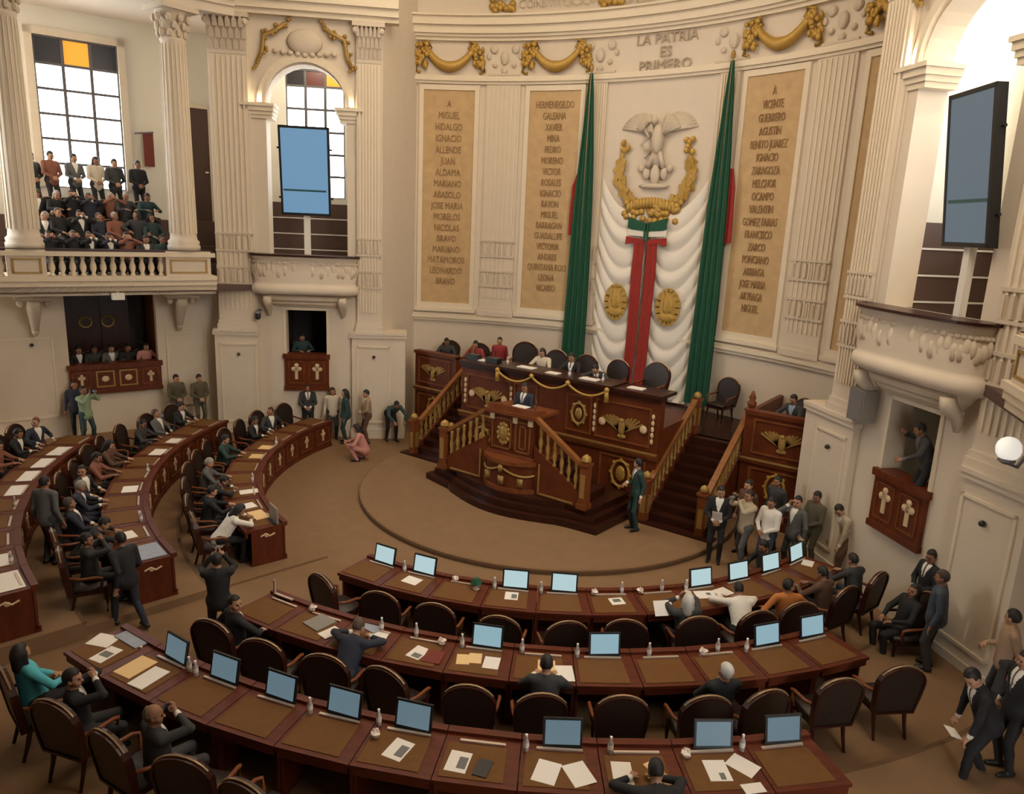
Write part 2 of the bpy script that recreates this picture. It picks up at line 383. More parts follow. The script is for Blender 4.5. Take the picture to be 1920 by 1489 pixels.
# ---- national arms relief with gold wreath
F0 = fr0
arms = link('arms_relief', None, WB)
e = MB(F0)
for sx in (-1, 1):        # spread wings as rows of feathers
    for k in range(11):
        t = k/10; a = R(8+62*t)
        ln = 1.02-.35*t; bx, bz = sx*(.16+.05*t), 9.55-.1*t
        e.bar((bx, .1, bz), (bx+sx*ln*math.cos(a)*1.0, .05, bz+ln*math.sin(a)*.95), .085, .07, (0,1,0))
    for k in range(7):
        a = R(20+52*k/6); e.bar((sx*.15, .14, 9.5), (sx*(.15+.55*math.cos(a)), .12, 9.5+.55*math.sin(a)), .09, .08, (0,1,0))
    e.bar((sx*.1, .1, 9.0), (sx*.25, .12, 8.55), .11, .1, (0,1,0))
e.ball((0, .12, 9.35), .2, .14, .42); e.ball((-.1, .18, 9.86), .11, .11, .12); e.bar((-.16, .2, 9.86), (-.32, .2, 9.80), .07, .07, (0,1,0))
for k in range(5): e.bar((0, .1, 9.05), ((k-2)*.11, .07, 8.6), .1, .06, (0,1,0))
e.build('eagle', 'relief', arms, True)
sn = MB(F0); sn.tube([(-.3, .22, 9.78), (-.42, .2, 9.6), (-.2, .24, 9.4), (-.42, .22, 9.2), (-.15, .2, 9.0), (-.3, .2, 8.8)], .045, 6); sn.build('serpent', 'relief', arms, True)
nb = MB(F0)
for cx, cz, rx, rz in ((0, 8.35, .16, .3), (-.28, 8.4, .12, .18), (.28, 8.4, .12, .18), (-.45, 8.55, .1, .12), (.45, 8.55, .1, .12), (0, 8.05, .5, .08)): nb.ball((cx, .1, cz), rx, .08, rz)
nb.build('nopal', 'relief', arms, True)
wr = MB(F0); rg = random.Random(11)
for sx in (-1, 1):
    for k in range(27):
        t = k/26; a = R(-90+108*t); x = sx*1.12*math.cos(a)*(1.0 if t > .25 else .9); z = 8.42+1.05*math.sin(a)
        for q in range(2):
            px_, pz = x+rg.uniform(-.12, .12), z+rg.uniform(-.12, .12)
            ta = a+PI/2+rg.uniform(-.7, .7)
            wr.bar((px_-sx*.13*math.cos(ta), .08+.08*rg.random(), pz-.13*math.sin(ta)), (px_+sx*.15*math.cos(ta), .16, pz+.15*math.sin(ta)), .12, .05, (0,1,0))
    for k in range(6): wr.ball((sx*(1.0+rg.uniform(-.12, .12)), .12, 9.0+rg.uniform(-.05, .32)), .09, .07, .09, 6, 4)
wr.build('gold_wreath', 'gold', arms)
wb2 = MB(F0)
for i in range(15):
    u = -1+2*i/14; wb2.ball((u*.72, .2, 7.42+.16*(1-u*u)), .09, .1, .17, 6, 4)
for k in range(40): wb2.ball((rg.uniform(-.85, .85), .22, 7.3+rg.uniform(-.24, .3)), .11, .08, .10, 6, 4)
wb2.build('gold_rosette', 'gold', arms, True)

# ---- piers, arched bays and galleries, built once and mirrored
BA, BT, BN = (-9.39, -2.1), (.733, .68), (.68, -.733)
GA, GT, GN = (-9.652, -3.327), (.315, .949), (.949, -.315)
def mir(A, T, N, sx): return frame((A[0]*-sx, A[1]), (T[0]*-sx, T[1]), (N[0]*-sx, N[1])) if sx > 0 else frame(A, T, N)
def window(fr, parent, n_, s0, s1, z0, z1, zb, d, rows, cols, amber):
    wn = link(n_, None, None, kind='structure')
    f = MB(fr)
    for i in range(cols+1):
        s = s0+(s1-s0)*i/cols; f.box(s-.042, s+.042, d-.05, d+.05, z0, z1)
    for j in range(rows+1):
        z = z0+(zb-z0)*j/rows; f.box(s0, s1, d-.045, d+.045, z-.035, z+.035)
    f.box(s0, s1, d-.05, d+.05, z1-.05, z1+.05); f.build('window_bars', 'winframe', wn)
    pane = []
    for i in range(cols):
        for j in range(rows):
            a, b = s0+(s1-s0)*i/cols, s0+(s1-s0)*(i+1)/cols; c, e2 = z0+(zb-z0)*j/rows, z0+(zb-z0)*(j+1)/rows
            MB(fr).box(a+.03, b-.03, d-.006, d+.006, c+.03, e2-.03).build('window_pane', 'glass', wn)
    for i in range(cols):
        a, b = s0+(s1-s0)*i/cols, s0+(s1-s0)*(i+1)/cols
        k = 'amber' if i == amber else ('redglass' if amber == 2 and i == 1 else 'darkglass')
        MB(fr).box(a+.02, b-.02, d-.012, d+.012, zb+.03, z1-.04).build('stained_glass_pane', k, wn)
    return wn
def bay(sx, wn_, win_n):
    fr = mir(BA, BT, BN, sx)
    m = MB(fr)
    # wall below the balcony with the box opening
    m.box(0, .86, -.45, 0, 0, 4.5).box(2.10, 3.0, -.45, 0, 0, 4.5).box(.86, 2.10, -.45, 0, 0, 1.55).box(.86, 2.10, -.45, 0, 4.0, 4.5)
    m.box(0, 3.0, -.45, 0, 4.5, 5.6)
    m.box(0, .47, -.6, 0, 5.6, 9.8).box(2.73, 3.0, -.6, 0, 5.6, 9.8)
    c, rr = 1.6, 1.13
    poly = [(0, 9.8), (.47, 9.8)]+[(c-rr*math.cos(PI*i/16), 9.8+rr*math.sin(PI*i/16)) for i in range(1, 16)]+[(2.73, 9.8), (3.0, 9.8), (3.0, 15.5), (0, 15.5)]
    m.prismy(poly, -.6, 0)
    W = struct(wn_, m, 'plaster')
    a = MB(fr)                                   # moulded archivolt
    for r0, r1, dd in ((1.13, 1.22, .10), (1.22, 1.36, .06)):
        secs = []
        for i in range(21):
            q = PI*i/20; secs.append([(c-r*math.cos(q), d_, 9.85+r*math.sin(q)) for r, d_ in ((r0, -.02), (r1, -.02), (r1, dd), (r0, dd))])
        a.sweep(secs)
    a.build('archivolt', 'plaster2', W)
    for s0, s1 in ((-.05, .62), (2.58, 3.1)):
        i_ = MB(fr)
        for k, (z0, z1, e2) in enumerate(((9.42, 9.52, .04), (9.52, 9.62, .08), (9.62, 9.74, .13), (9.74, 9.82, .18))): i_.box(s0-e2, s1+e2*.6, -.62, e2, z0, z1)
        i_.build('arch_impost', 'plaster2', W)
    # spandrel garlands, gold
    g = MB(fr); rg = random.Random(2)
    for e2 in (-1, 1):
        pts = [(c+e2*.5, .1, 11.95), (c+e2*.75, .12, 11.75), (c+e2*1.1, .12, 11.6), (c+e2*1.15, .12, 11.2), (c+e2*1.32, .1, 10.85)]
        g.tube(pts, .06, 6)
        for k in range(22):
            p = pts[k % 5]; g.ball((p[0]+rg.uniform(-.13, .13), .12, p[2]+rg.uniform(-.13, .13)), .055, .05, .055, 6, 4)
    g.build('gold_garland', 'golddull', W, True)
    sh = MB(fr); sh.ball((c, .06, 11.5), .5, .12, .34, 12, 8)
    for k in range(9): sh.ball((c-.8+.2*k, .08, 11.15+.02*abs(k-4)), .09, .07, .07, 6, 4)
    sh.build('shield_relief', 'relief', W, True)
    en = MB(fr)
    for z0, z1, e2 in ((12.12, 12.25, .1), (12.25, 12.45, .2), (12.45, 12.6, .3), (12.6, 12.8, .26), (12.8, 12.9, .4)): en.box(-1.3, 4.2, -.1, e2+.12, z0, z1)
    en.build('cornice', 'plaster2', W)
    # outer pier and inner pier
    for x0, x1, bk in ((-1.06, .06, -.9), (2.98, 4.06, -.6)):
        pm = MB(fr); pm.box(x0-.13, x1+(.0 if x0 < 0 else .42), bk, .15, 0, 3.2); pm.box(x0-.18, x1+(.04 if x0 < 0 else .46), bk, .2, 3.2, 3.3); pm.box(x0-.15, x1+(.02 if x0 < 0 else .44), bk, .23, 3.3, 3.38)
        pm.box(x0, x1 if x0 < 0 else 3.76, bk, .05, 3.38, 15.5); pm.box(x0-.17, x1+.04, bk, .19, 0, .3)
        fo = [(x0-.02, .4), (x1-.02, .4), (x1-.02, 2.9), (x0-.02, 2.9)]
        pr_ = pm.build('pier', 'plaster', W)
        pf = MB(fr); q0, q1 = x0+.02, x1-.04
        for b in ((q0, q0+.05, .5, 2.95), (q1-.05, q1, .5, 2.95), (q0, q1, .5, .55), (q0, q1, 2.9, 2.95)): pf.box(b[0], b[1], .14, .18, b[2], b[3])
        pf.build('panel_moulding', 'plaster2', pr_)
        pilaster(fr, x0+.04, x1-.04 if x0 < 0 else 3.72, 3.38, 11.05, .03, W, cap=1.05, rings=(4.7, 6.15))
        kn = MB(fr); kn.ball(((x0+x1)/2, .2, 2.62), .05, .06, .05); kn.build('wall_hook', 'black', W)
    # return of the inner pier towards the apse
    rp = MB(); X = (-1 if sx < 0 else 1)
    rp.prism([(X*6.63, .44), (X*6.9, .2), (X*8.6, 1.6), (X*7.85, 2.6), (X*7.36, 2.68)], 0, 15.5); rp.build('pier_return', 'plaster', W)
    # room behind the arch
    rm = MB(fr); rm.box(-.3, 3.0, -2.9, -.45, 5.05, 5.2); rm.box(-.5, -.3, -2.9, -.6, 5.2, 12.1); rm.box(3.0, 3.2, -2.9, -.6, 5.2, 12.1); rm.box(-.5, 3.2, -2.9, -.6, 12.1, 12.2)
    s0, s1, z0, z1 = .6, 2.42, 7.35, 11.25
    rm.box(-.5, s0, -2.7, -2.5, 5.2, 12.1).box(s1, 3.2, -2.7, -2.5, 5.2, 12.1).box(s0, s1, -2.7, -2.5, 5.2, z0).box(s0, s1, -2.7, -2.5, z1, 12.1)
    rm.build('balcony_room', 'plasterin', W)
    window(fr, W, win_n, s0, s1, z0, z1, 10.75, -2.6, 5, 3, 2)
    wn = MB(fr)
    for k in range(4):
        z = 5.2+k*.5; wn.box(-.29, 2.99, -2.5, -2.46, z, z+.47); wn.box(2.95, 2.99, -2.46, -.62, z, z+.47); wn.box(-.3, -.26, -2.46, -.62, z, z+.47)
    wn.build('wainscot_board', 'brownwall', W)
    wl = MB(fr)
    for k in range(1, 4):
        z = 5.17+k*.5; wl.box(-.26, 2.95, -2.46, -2.44, z, z+.035); wl.box(2.93, 2.95, -2.46, -.62, z, z+.035)
    wl.build('wainscot_strip', 'white', W)
    # curved balcony
    bl = MB(fr); secs = []
    prof = [(4.46, .34, .88), (4.49, .54, .98), (4.60, .60, 1.01), (4.72, .58, 1.0), (4.76, .52, .97), (4.84, .50, .96), (5.15, .58, .99), (5.45, .50, .955), (5.52, .56, .98), (5.60, .60, 1.0)]
    for z, k, ws in prof:
        loop = []
        for i in range(25):
            q = PI*i/24; cs, sn_ = math.cos(q), math.sin(q)
            loop.append((1.5-1.56*ws*math.copysign(abs(cs)**.62, cs), k*abs(sn_)**.62, z))
        secs.append(loop)
    bl.sweep(secs); B = bl.build('balcony', 'plaster', W, True)
    rl = MB(fr); secs = []
    for z in (5.60, 5.65):
        secs.append([(1.5-1.62*math.copysign(abs(math.cos(PI*i/24))**.62, math.cos(PI*i/24)), .66*abs(math.sin(PI*i/24))**.62, z) for i in range(25)])
    rl.sweep(secs); rl.build('balcony_rail', 'dark', B)
    bo = MB(fr); rg = random.Random(8)
    for i in range(26):
        q = PI*(i+.5)/26; cs, sn_ = math.cos(q), math.sin(q)
        bo.ball((1.5-1.5*math.copysign(abs(cs)**.62, cs), .53*abs(sn_)**.62, 5.18+.06*math.sin(i*1.7)), .085, .055, .16, 8, 5)
        bo.ball((1.5-1.5*math.copysign(abs(cs)**.62, cs), .50*abs(sn_)**.62, 5.40), .08, .04, .05, 8, 5)
    bo.build('leaf_relief', 'relief', B, True)
    co = MB(fr); secs = []
    for z, k, wd in ((4.08, .06, .95), (4.13, .12, 1.0), (4.18, .2, 1.05), (4.24, .22, 1.1), (4.30, .34, 1.18), (4.40, .38, 1.25), (4.46, .48, 1.3)):
        secs.append([(1.5-wd*math.copysign(abs(math.cos(PI*i/12))**.6, math.cos(PI*i/12)), k*abs(math.sin(PI*i/12))**.6, z) for i in range(13)])
    co.sweep(secs); co.build('balcony_corbel', 'plaster2', B)
    for s in (.42, 2.6):
        k = MB(fr); k.tube([(s, .38, 4.42), (s, .34, 4.25), (s, .2, 4.1), (s, .12, 3.98), (s, .1, 3.82)], .1, 8, taper=[.12, .14, .12, .09, .05]); k.ball((s, .3, 4.25), .12, .12, .12); k.build('scroll_bracket', 'relief', B, True)
    # box with dark room
    bx = link('balcony_box', None, W)
    q = MB(fr); q.box(.82, 2.14, -.3, .08, 1.55, 2.58).box(.78, 2.18, -.3, .13, 2.50, 2.64).box(.8, 2.16, -.3, .11, 1.5, 1.62)
    q.build('box_front', 'mahog', bx)
    for s in (1.17, 1.79):
        z = MB(fr)
        for b in ((s-.24, s-.21, 1.72, 2.42), (s+.21, s+.24, 1.72, 2.42), (s-.24, s+.24, 1.72, 1.75), (s-.24, s+.24, 2.39, 2.42)): z.box(b[0], b[1], .07, .1, b[2], b[3])
        z.build('panel_moulding', 'mahog2', bx)
        z = MB(fr); z.box(s-.045, s+.045, .07, .105, 1.86, 2.32).box(s-.12, s+.12, .07, .105, 2.12, 2.24); z.ball((s, .09, 2.3), .07, .03, .06); z.ball((s-.1, .09, 2.18), .06, .03, .06); z.ball((s+.1, .09, 2.18), .06, .03, .06)
        z.build('inlay_ornament', 'cross', bx)
    dk = MB(fr); fz = 1.84 if sx < 0 else 2.1; dk.box(.7, 2.3, -2.0, -1.9, 1.4, 4.2).box(.66, .76, -1.9, -.45, 1.4, 4.2).box(2.2, 2.3, -1.9, -.45, 1.4, 4.2).box(.7, 2.3, -2.0, -.3, 1.4, fz).box(.7, 2.3, -2.0, -.45, 4.05, 4.2)
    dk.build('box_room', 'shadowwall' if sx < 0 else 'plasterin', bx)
    jb = MB(fr); jb.box(.80, .88, -.4, .03, 2.64, 4.05).box(2.08, 2.16, -.4, .03, 2.64, 4.05).box(.80, 2.16, -.4, .03, 3.98, 4.06); jb.build('box_surround', 'plaster2', bx)
    return W, fr
WL, FL = bay(-1, 'wall_left', 'window_1')
WR, FR = bay(1, 'wall_right', 'window_2')

def gallery(sx, wn_, win_n):
    fr = mir(GA, GT, GN, sx); m = MB(fr); D = -4.0
    o = -1.5                                        # lower wall, set back under the gallery
    m.box(-9, -3.60, o-.3, o, 0, 4.6).box(-1.28, .9, o-.3, o, 0, 4.6).box(-3.60, -1.28, o-.3, o, 0, 1.55).box(-3.60, -1.28, o-.3, o, 4.42, 4.6)
    s0, s1, z0, z1 = -3.58, -1.42, 7.28, 11.45      # back wall with the window
    bk = MB(fr); bk.box(-9, s0, D-.2, D, 4.6, 12.3).box(s1, 1.6, D-.2, D, 4.6, 12.3).box(s0, s1, D-.2, D, 4.6, z0).box(s0, s1, D-.2, D, z1, 12.3)
    m.box(-9, 1.3, D, -.1, 12.2, 12.4); m.box(1.3, 1.5, D, -1.0, 4.6, 12.3)
    W = struct(wn_, m, 'plaster'); bk.build('gallery_back_wall', 'plasterin', W)  # back wall coloured greyer than the plaster to paint in window daylight
    window(fr, W, win_n, s0, s1, z0, z1, 10.72, D-.1, 5, 3, 1)
    wf = MB(fr)
    for b in ((s0-.2, s0, z0, z1+.2), (s1, s1+.2, z0, z1+.2), (s0-.2, s1+.2, z1, z1+.2)): wf.box(b[0], b[1], D-.02, D+.05, b[2], b[3])
    wf.build('window_surround', 'plaster2', W)
    gf = MB(fr)
    for d0, d1, z in ((D, 0, 4.72), (D, -1.55, 5.2), (D, -2.2, 5.7), (D, -2.9, 6.45)): gf.box(-8.5, 1.3, d0, d1, 4.55, z)
    gf.build('gallery_floor', 'brownwall', W)
    fs = MB(fr)
    for z0_, z1_, e in ((4.46, 4.58, -.12), (4.58, 4.72, .0), (4.72, 4.86, .05), (4.86, 4.98, .1)): fs.box(-9, .12, -1.45, e, z0_, z1_)
    fs.build('gallery_fascia', 'plaster2', W)
    rl = MB(fr); rl.box(-9, .10, -.42, .06, 5.5, 5.62); ro = rl.build('gallery_handrail', 'plaster2', W)
    MB(fr).box(-9, .06, -.38, .0, 5.62, 5.68).build('handrail_top', 'dark', W)
    for a, b in ((-1.2, -.02), (-4.86, -4.02)):
        pd = MB(fr); pd.box(a, b, -.5, .02, 4.98, 5.66); p = pd.build('balustrade_pedestal', 'plaster', W)
        fm = MB(fr)
        for q in ((a+.1, a+.15, 5.06, 5.44), (b-.15, b-.1, 5.06, 5.44), (a+.1, b-.1, 5.06, 5.1), (a+.1, b-.1, 5.4, 5.44)): fm.box(q[0], q[1], .01, .045, q[2], q[3])
        fm.build('panel_moulding', 'golddull', p)
    bme = MB(); bme.lathe([(.07, 0), (.07, .05), (.04, .08), (.085, .2), (.08, .28), (.04, .42), (.06, .46), (.06, .53)], n=8); me = bme.mesh('baluster', 'plaster2', True)
    n = 12
    for i in range(n+14):
        s = -1.2-.11-(2.82-.0)*(i)/(n) if i < n+1 else -4.86-.12-.235*(i-n-1)
        if -4.86 < s < -4.02 or s < -7.6: continue
        x = fr(s, -.18, 4.97); link('baluster', me, W, x)
    for s in (-.64, -4.42):
        cm = MB(); cm.lathe([(.43, 5.68), (.43, 5.80), (.40, 5.84), (.42, 5.92), (.36, 5.98), (.345, 6.1), (.34, 8), (.30, 11.1), (.33, 11.14), (.31, 11.2)], n=24)
        x = fr(s, -.30, 0); c = cm.build('column', 'plaster', W, True, loc=x)
        cf = MB()
        for k in range(20):
            t = 2*PI*k/20; cf.bar((.352*math.cos(t), .352*math.sin(t), 6.15), (.308*math.cos(t), .308*math.sin(t), 11.05), .03, .03)
        cf.build('fluting', 'plaster2', c)
        cp = MB(); cp.lathe([(.30, 11.2), (.30, 11.6), (.42, 11.85)], n=12)
        for j in range(3):
            for k in range(9):
                t = 2*PI*(k+.5*(j % 2))/9; r = .33+.05*j; cp.ball((r*math.cos(t), r*math.sin(t), 11.3+.18*j), .075, .075, .11, 6, 4)
        cp.box(-.5, .5, -.5, .5, 11.85, 11.97)
        cp.build('capital', 'relief', c)
    bm_ = MB(fr)
    for z0_, z1_, e in ((11.97, 12.2, .05), (12.2, 12.35, .12), (12.35, 12.6, .22), (12.6, 12.9, .35), (12.9, 15.5, 0)): bm_.box(-9, .9, -.75, e, z0_, z1_)
    bm_.build('gallery_entablature', 'plaster', W)
    for s in (-4.34, -.68):                        # brackets under the gallery
        k = MB(fr); k.box(s-.42, s+.42, o, o+1.0, 4.3, 4.46); k.tube([(s, o+.75, 4.3), (s, o+.7, 4.1), (s, o+.5, 3.9), (s, o+.34, 3.6), (s, o+.2, 3.3)], .13, 8, taper=[.16, .17, .15, .11, .06])
        k.ball((s, o+.6, 4.2), .18, .18, .16); k.ball((s, o+.35, 3.75), .13, .12, .14); k.ball((s, o+.25, 3.42), .1, .1, .12)
        for e in (-.3, .3): k.ball((s+e, o+.6, 4.2), .09, .1, .1)
        k.build('scroll_bracket', 'relief', W, True)
    for a, b in ((-5.4, -3.95), (-1.05, .1)):
        fm = MB(fr)
        for q in ((a, a+.05, .9, 3.2), (b-.05, b, .9, 3.2), (a, b, .9, .95), (a, b, 3.15, 3.2)): fm.box(q[0], q[1], o-.01, o+.035, q[2], q[3])
        fm.build('panel_moulding', 'plaster2', W)
    kb = MB(fr); kb.ball((-4.45, o+.05, 3.0), .055, .06, .05); kb.build('wall_hook', 'black', W)
    bx = link('gallery_box', None, W)
    q = MB(fr); q.box(-3.64, -1.24, o-.3, o+.1, 1.55, 2.28).box(-3.68, -1.2, o-.3, o+.15, 2.22, 2.36).box(-3.66, -1.22, o-.3, o+.13, 1.5, 1.6); q.build('box_front', 'mahog', bx)
    for i in range(4):
        s = -3.34+.6*i
        z = MB(fr)
        for b in ((s-.24, s-.2, 1.68, 2.16), (s+.2, s+.24, 1.68, 2.16), (s-.24, s+.24, 1.68, 1.72), (s-.24, s+.24, 2.12, 2.16)): z.box(b[0], b[1], o+.09, o+.12, b[2], b[3])
        z.build('panel_moulding', 'golddull' if i in (1, 2) else 'mahog2', bx)
        z = MB(fr)
        if i in (1, 2): z.ball((s, o+.1, 1.92), .1, .04, .09)
        else: z.box(s-.035, s+.035, o+.09, o+.125, 1.76, 2.08).box(s-.09, s+.09, o+.09, o+.125, 1.94, 2.02)
        z.build('inlay_ornament', 'cross', bx)
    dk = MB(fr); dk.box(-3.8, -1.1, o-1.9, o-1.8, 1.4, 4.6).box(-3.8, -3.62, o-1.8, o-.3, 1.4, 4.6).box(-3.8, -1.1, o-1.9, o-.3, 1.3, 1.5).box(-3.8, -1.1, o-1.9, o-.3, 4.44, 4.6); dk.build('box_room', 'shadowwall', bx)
    MB(fr).box(-1.26, -1.1, o-1.8, o-.3, 1.4, 4.6).build('box_side_wall', 'ochre', bx)
    dr = link('box_door', None, bx); dd = MB(fr); dd.box(-3.5, -2.55, o-1.8, o-1.74, 1.5, 4.4).box(-2.53, -1.75, o-1.8, o-1.74, 1.5, 4.4); dd.build('door_leaf', 'dark', dr)
    for s in (-2.95, -2.35):
        pts = [(s+.16*math.cos(2*PI*k/14), o-1.7, 3.35+.16*math.sin(2*PI*k/14)) for k in range(15)]
        MB(fr).tube(pts, .035, 5).build('round_wreath', 'golddull', dr)
    return W, fr
GL, FGL = gallery(-1, 'wall_left', 'window_3')
GR, FGR = gallery(1, 'wall_right', 'window_4')
# door in the left gallery end, red banner, fittings
dr = link('door_1', None, None, kind='structure')
dm = MB(FGL); dm.box(.22, 1.08, -3.99, -3.9, 5.3, 9.95); dm.build('door_leaf', 'brownwall', dr)
d2_ = MB(FGL)
for b in ((.14, .24, 5.3, 10.05), (1.06, 1.16, 5.3, 10.05), (.14, 1.16, 9.95, 10.05)): d2_.box(b[0], b[1], -4.0, -3.86, b[2], b[3])
d2_.build('door_frame', 'plaster2', dr)
MB(FGL).ball((.95, -3.85, 8.0), .06, .06, .03).build('door_handle', 'white', dr)
# rear side walls closing the hall
for X in (-1, 1):
    m = MB(); m.bar((X*12.3, -11.5, 7.75), (X*17.5, -24, 7.75), .3, 15.5); struct('wall_left' if X < 0 else 'wall_right', m, 'plaster')
# ------------------------------------------------------------------ the dais
FC = frame((0, 0), (1, 0), (0, -1))            # s = x, d = distance in front of the centre wall
def baluster_mesh():
    b = MB(); b.lathe([(.045, 0), (.045, .06), (.025, .1), (.055, .22), (.05, .3), (.025, .42), (.04, .46), (.045, .56), (.045, .62)], n=8)
    return b
BALM = baluster_mesh().mesh('baluster', 'golddull', True)
def newel(parent, x, y, z0, z1, fin=True):
    n = MB(); n.box(x-.1, x+.1, y-.1, y+.1, z0, z1).box(x-.13, x+.13, y-.13, y+.13, z1, z1+.06).box(x-.13, x+.13, y-.13, y+.13, z0, z0+.12)
    o = n.build('newel_post', 'mahog2', parent)
    f = MB(); f.lathe([(.05, z1+.06), (.1, z1+.12), (.12, z1+.2), (.06, z1+.26), (.09, z1+.32), (.02, z1+.5)] if fin else [(.08, z1+.06), (.11, z1+.12), (.08, z1+.2), (.02, z1+.24)], x, y, 10)
    f.build('finial', 'mahog2' if fin else 'golddull', o, True)
    g = MB(); zc = (z0+z1)/2; g.box(x-.06, x+.06, y-.115, y-.1, zc-.2, zc+.25).box(x-.115, x-.1, y-.06, y+.06, zc-.2, zc+.25).box(x+.1, x+.115, y-.06, y+.06, zc-.2, zc+.25); g.build('carved_panel', 'golddull', o)
def emblem_v(fr, cx, cz, w, parent, d=.02, m='golddull'):
    g = MB(fr)
    for sx in (-1, 1):
        for k in range(6):
            a = R(28+11*k); l = w*(1-.09*k); g.bar((cx+sx*.06, d, cz-w*.35), (cx+sx*(.06+l*math.cos(a)), d, cz-w*.35+l*math.sin(a)), .05, .04, (0, 1, 0))
    g.ball((cx, d+.02, cz-w*.2), .09, .05, .2); g.ball((cx, d+.03, cz+w*.12), .06, .05, .06); g.ball((cx, d, cz-w*.6), .12, .04, .06)
    return g.build('eagle_emblem', m, parent)
def medallion(fr, cx, cz, rx, rz, parent, d=.02, m='golddull'):
    g = MB(fr); pts = [(cx+rx*math.cos(2*PI*k/18), d, cz+rz*math.sin(2*PI*k/18)) for k in range(19)]
    g.tube(pts, .035, 6); g.ball((cx, d, cz), rx*.55, .05, rz*.6)
    for k in range(8): g.ball((cx+rx*1.1*math.cos(PI*k/4), d, cz+rz*1.1*math.sin(PI*k/4)), .05, .04, .05, 6, 4)
    return g.build('medallion', m, parent)
def frame_mould(fr, s0, s1, z0, z1, parent, d=.0, m='mahog2', w=.045, t=.035, name='panel_moulding'):
    g = MB(fr)
    for b in ((s0, s0+w, z0, z1), (s1-w, s1, z0, z1), (s0+w, s1-w, z0, z0+w), (s0+w, s1-w, z1-w, z1)): g.box(b[0], b[1], d-.01, d+t, b[2], b[3])
    return g.build(name, m, parent)

dais = thing('dais', 'high carved dark wood presidium dais with two staircases in front of the flags', 'dais', (0, 0, 0))
b = MB(); b.box(-3.0, 3.0, 0, .25, 0, 3.02).box(-3.0, 3.0, .25, 2.2, 0, 2.25).box(-3.06, 3.06, -.04, .25, 0, .25)
b.build('centre_wall', 'mahog', dais)
b = MB(); b.box(-3.05, 3.05, -.1, .75, 3.0, 3.08).box(-3.02, 3.02, -.06, .3, 2.9, 3.0); b.box(-1.75, 1.75, -.16, .75, 3.04, 3.12); b.build('bench_top', 'dark', dais)
b = MB(); b.box(-3.04, 3.04, -.1, 0, 1.58, 1.66).box(-3.04, 3.04, -.06, 0, 1.5, 1.58); b.build('cornice', 'mahog2', dais)
MB().box(-3.04, 3.04, -.115, -.09, 1.64, 1.68).build('gilt_line', 'golddull', dais)
for s0, s1 in ((-2.8, -1.3), (-1.2, -.45), (.45, 1.2), (1.3, 2.8)): frame_mould(FC, s0, s1, 1.78, 2.74, dais)
for s0, s1 in ((-2.85, -1.7), (1.5, 2.75)): frame_mould(FC, s0, s1, .45, 1.42, dais)
for cx in (-2.05, 2.05): emblem_v(FC, cx, 2.25, .55, dais)
for cx in (-.82, .82): medallion(FC, cx, 2.26, .19, .26, dais)
for cx in (-2.2, 2.1): medallion(FC, cx, .98, .24, .33, dais, m='gold')
for cx in (-1.28, 1.28, -1.5, 1.5, -2.62, 2.62, -2.85, 2.85):
    g = MB(FC)
    if abs(cx) < 1.4 or abs(cx) > 2.7:
        for k in range(5): g.ball((cx, .03, 1.95+.15*k), .045, .04, .07, 6, 4)
    else: g.ball((cx, .03, 2.2), .1, .05, .1)
    g.build('carved_boss', 'cross', dais)
g = MB(FC); 
for c0 in (-1.1, 0., 1.1):
    g.tube([(c0-.55+1.1*i/10, .17, 3.0-.2*(1-(-1+.2*i)**2)) for i in range(11)], .03, 6)
for c0 in (-1.65, 1.65): g.tube([(c0, .17, 3.04), (c0, .17, 2.72)], .05, 6, taper=[.05, .07])
for c0 in (-1.65, -.55, .55, 1.65): g.ball((c0, .17, 3.02), .07)
g.build('gold_swag', 'gold', dais, True)
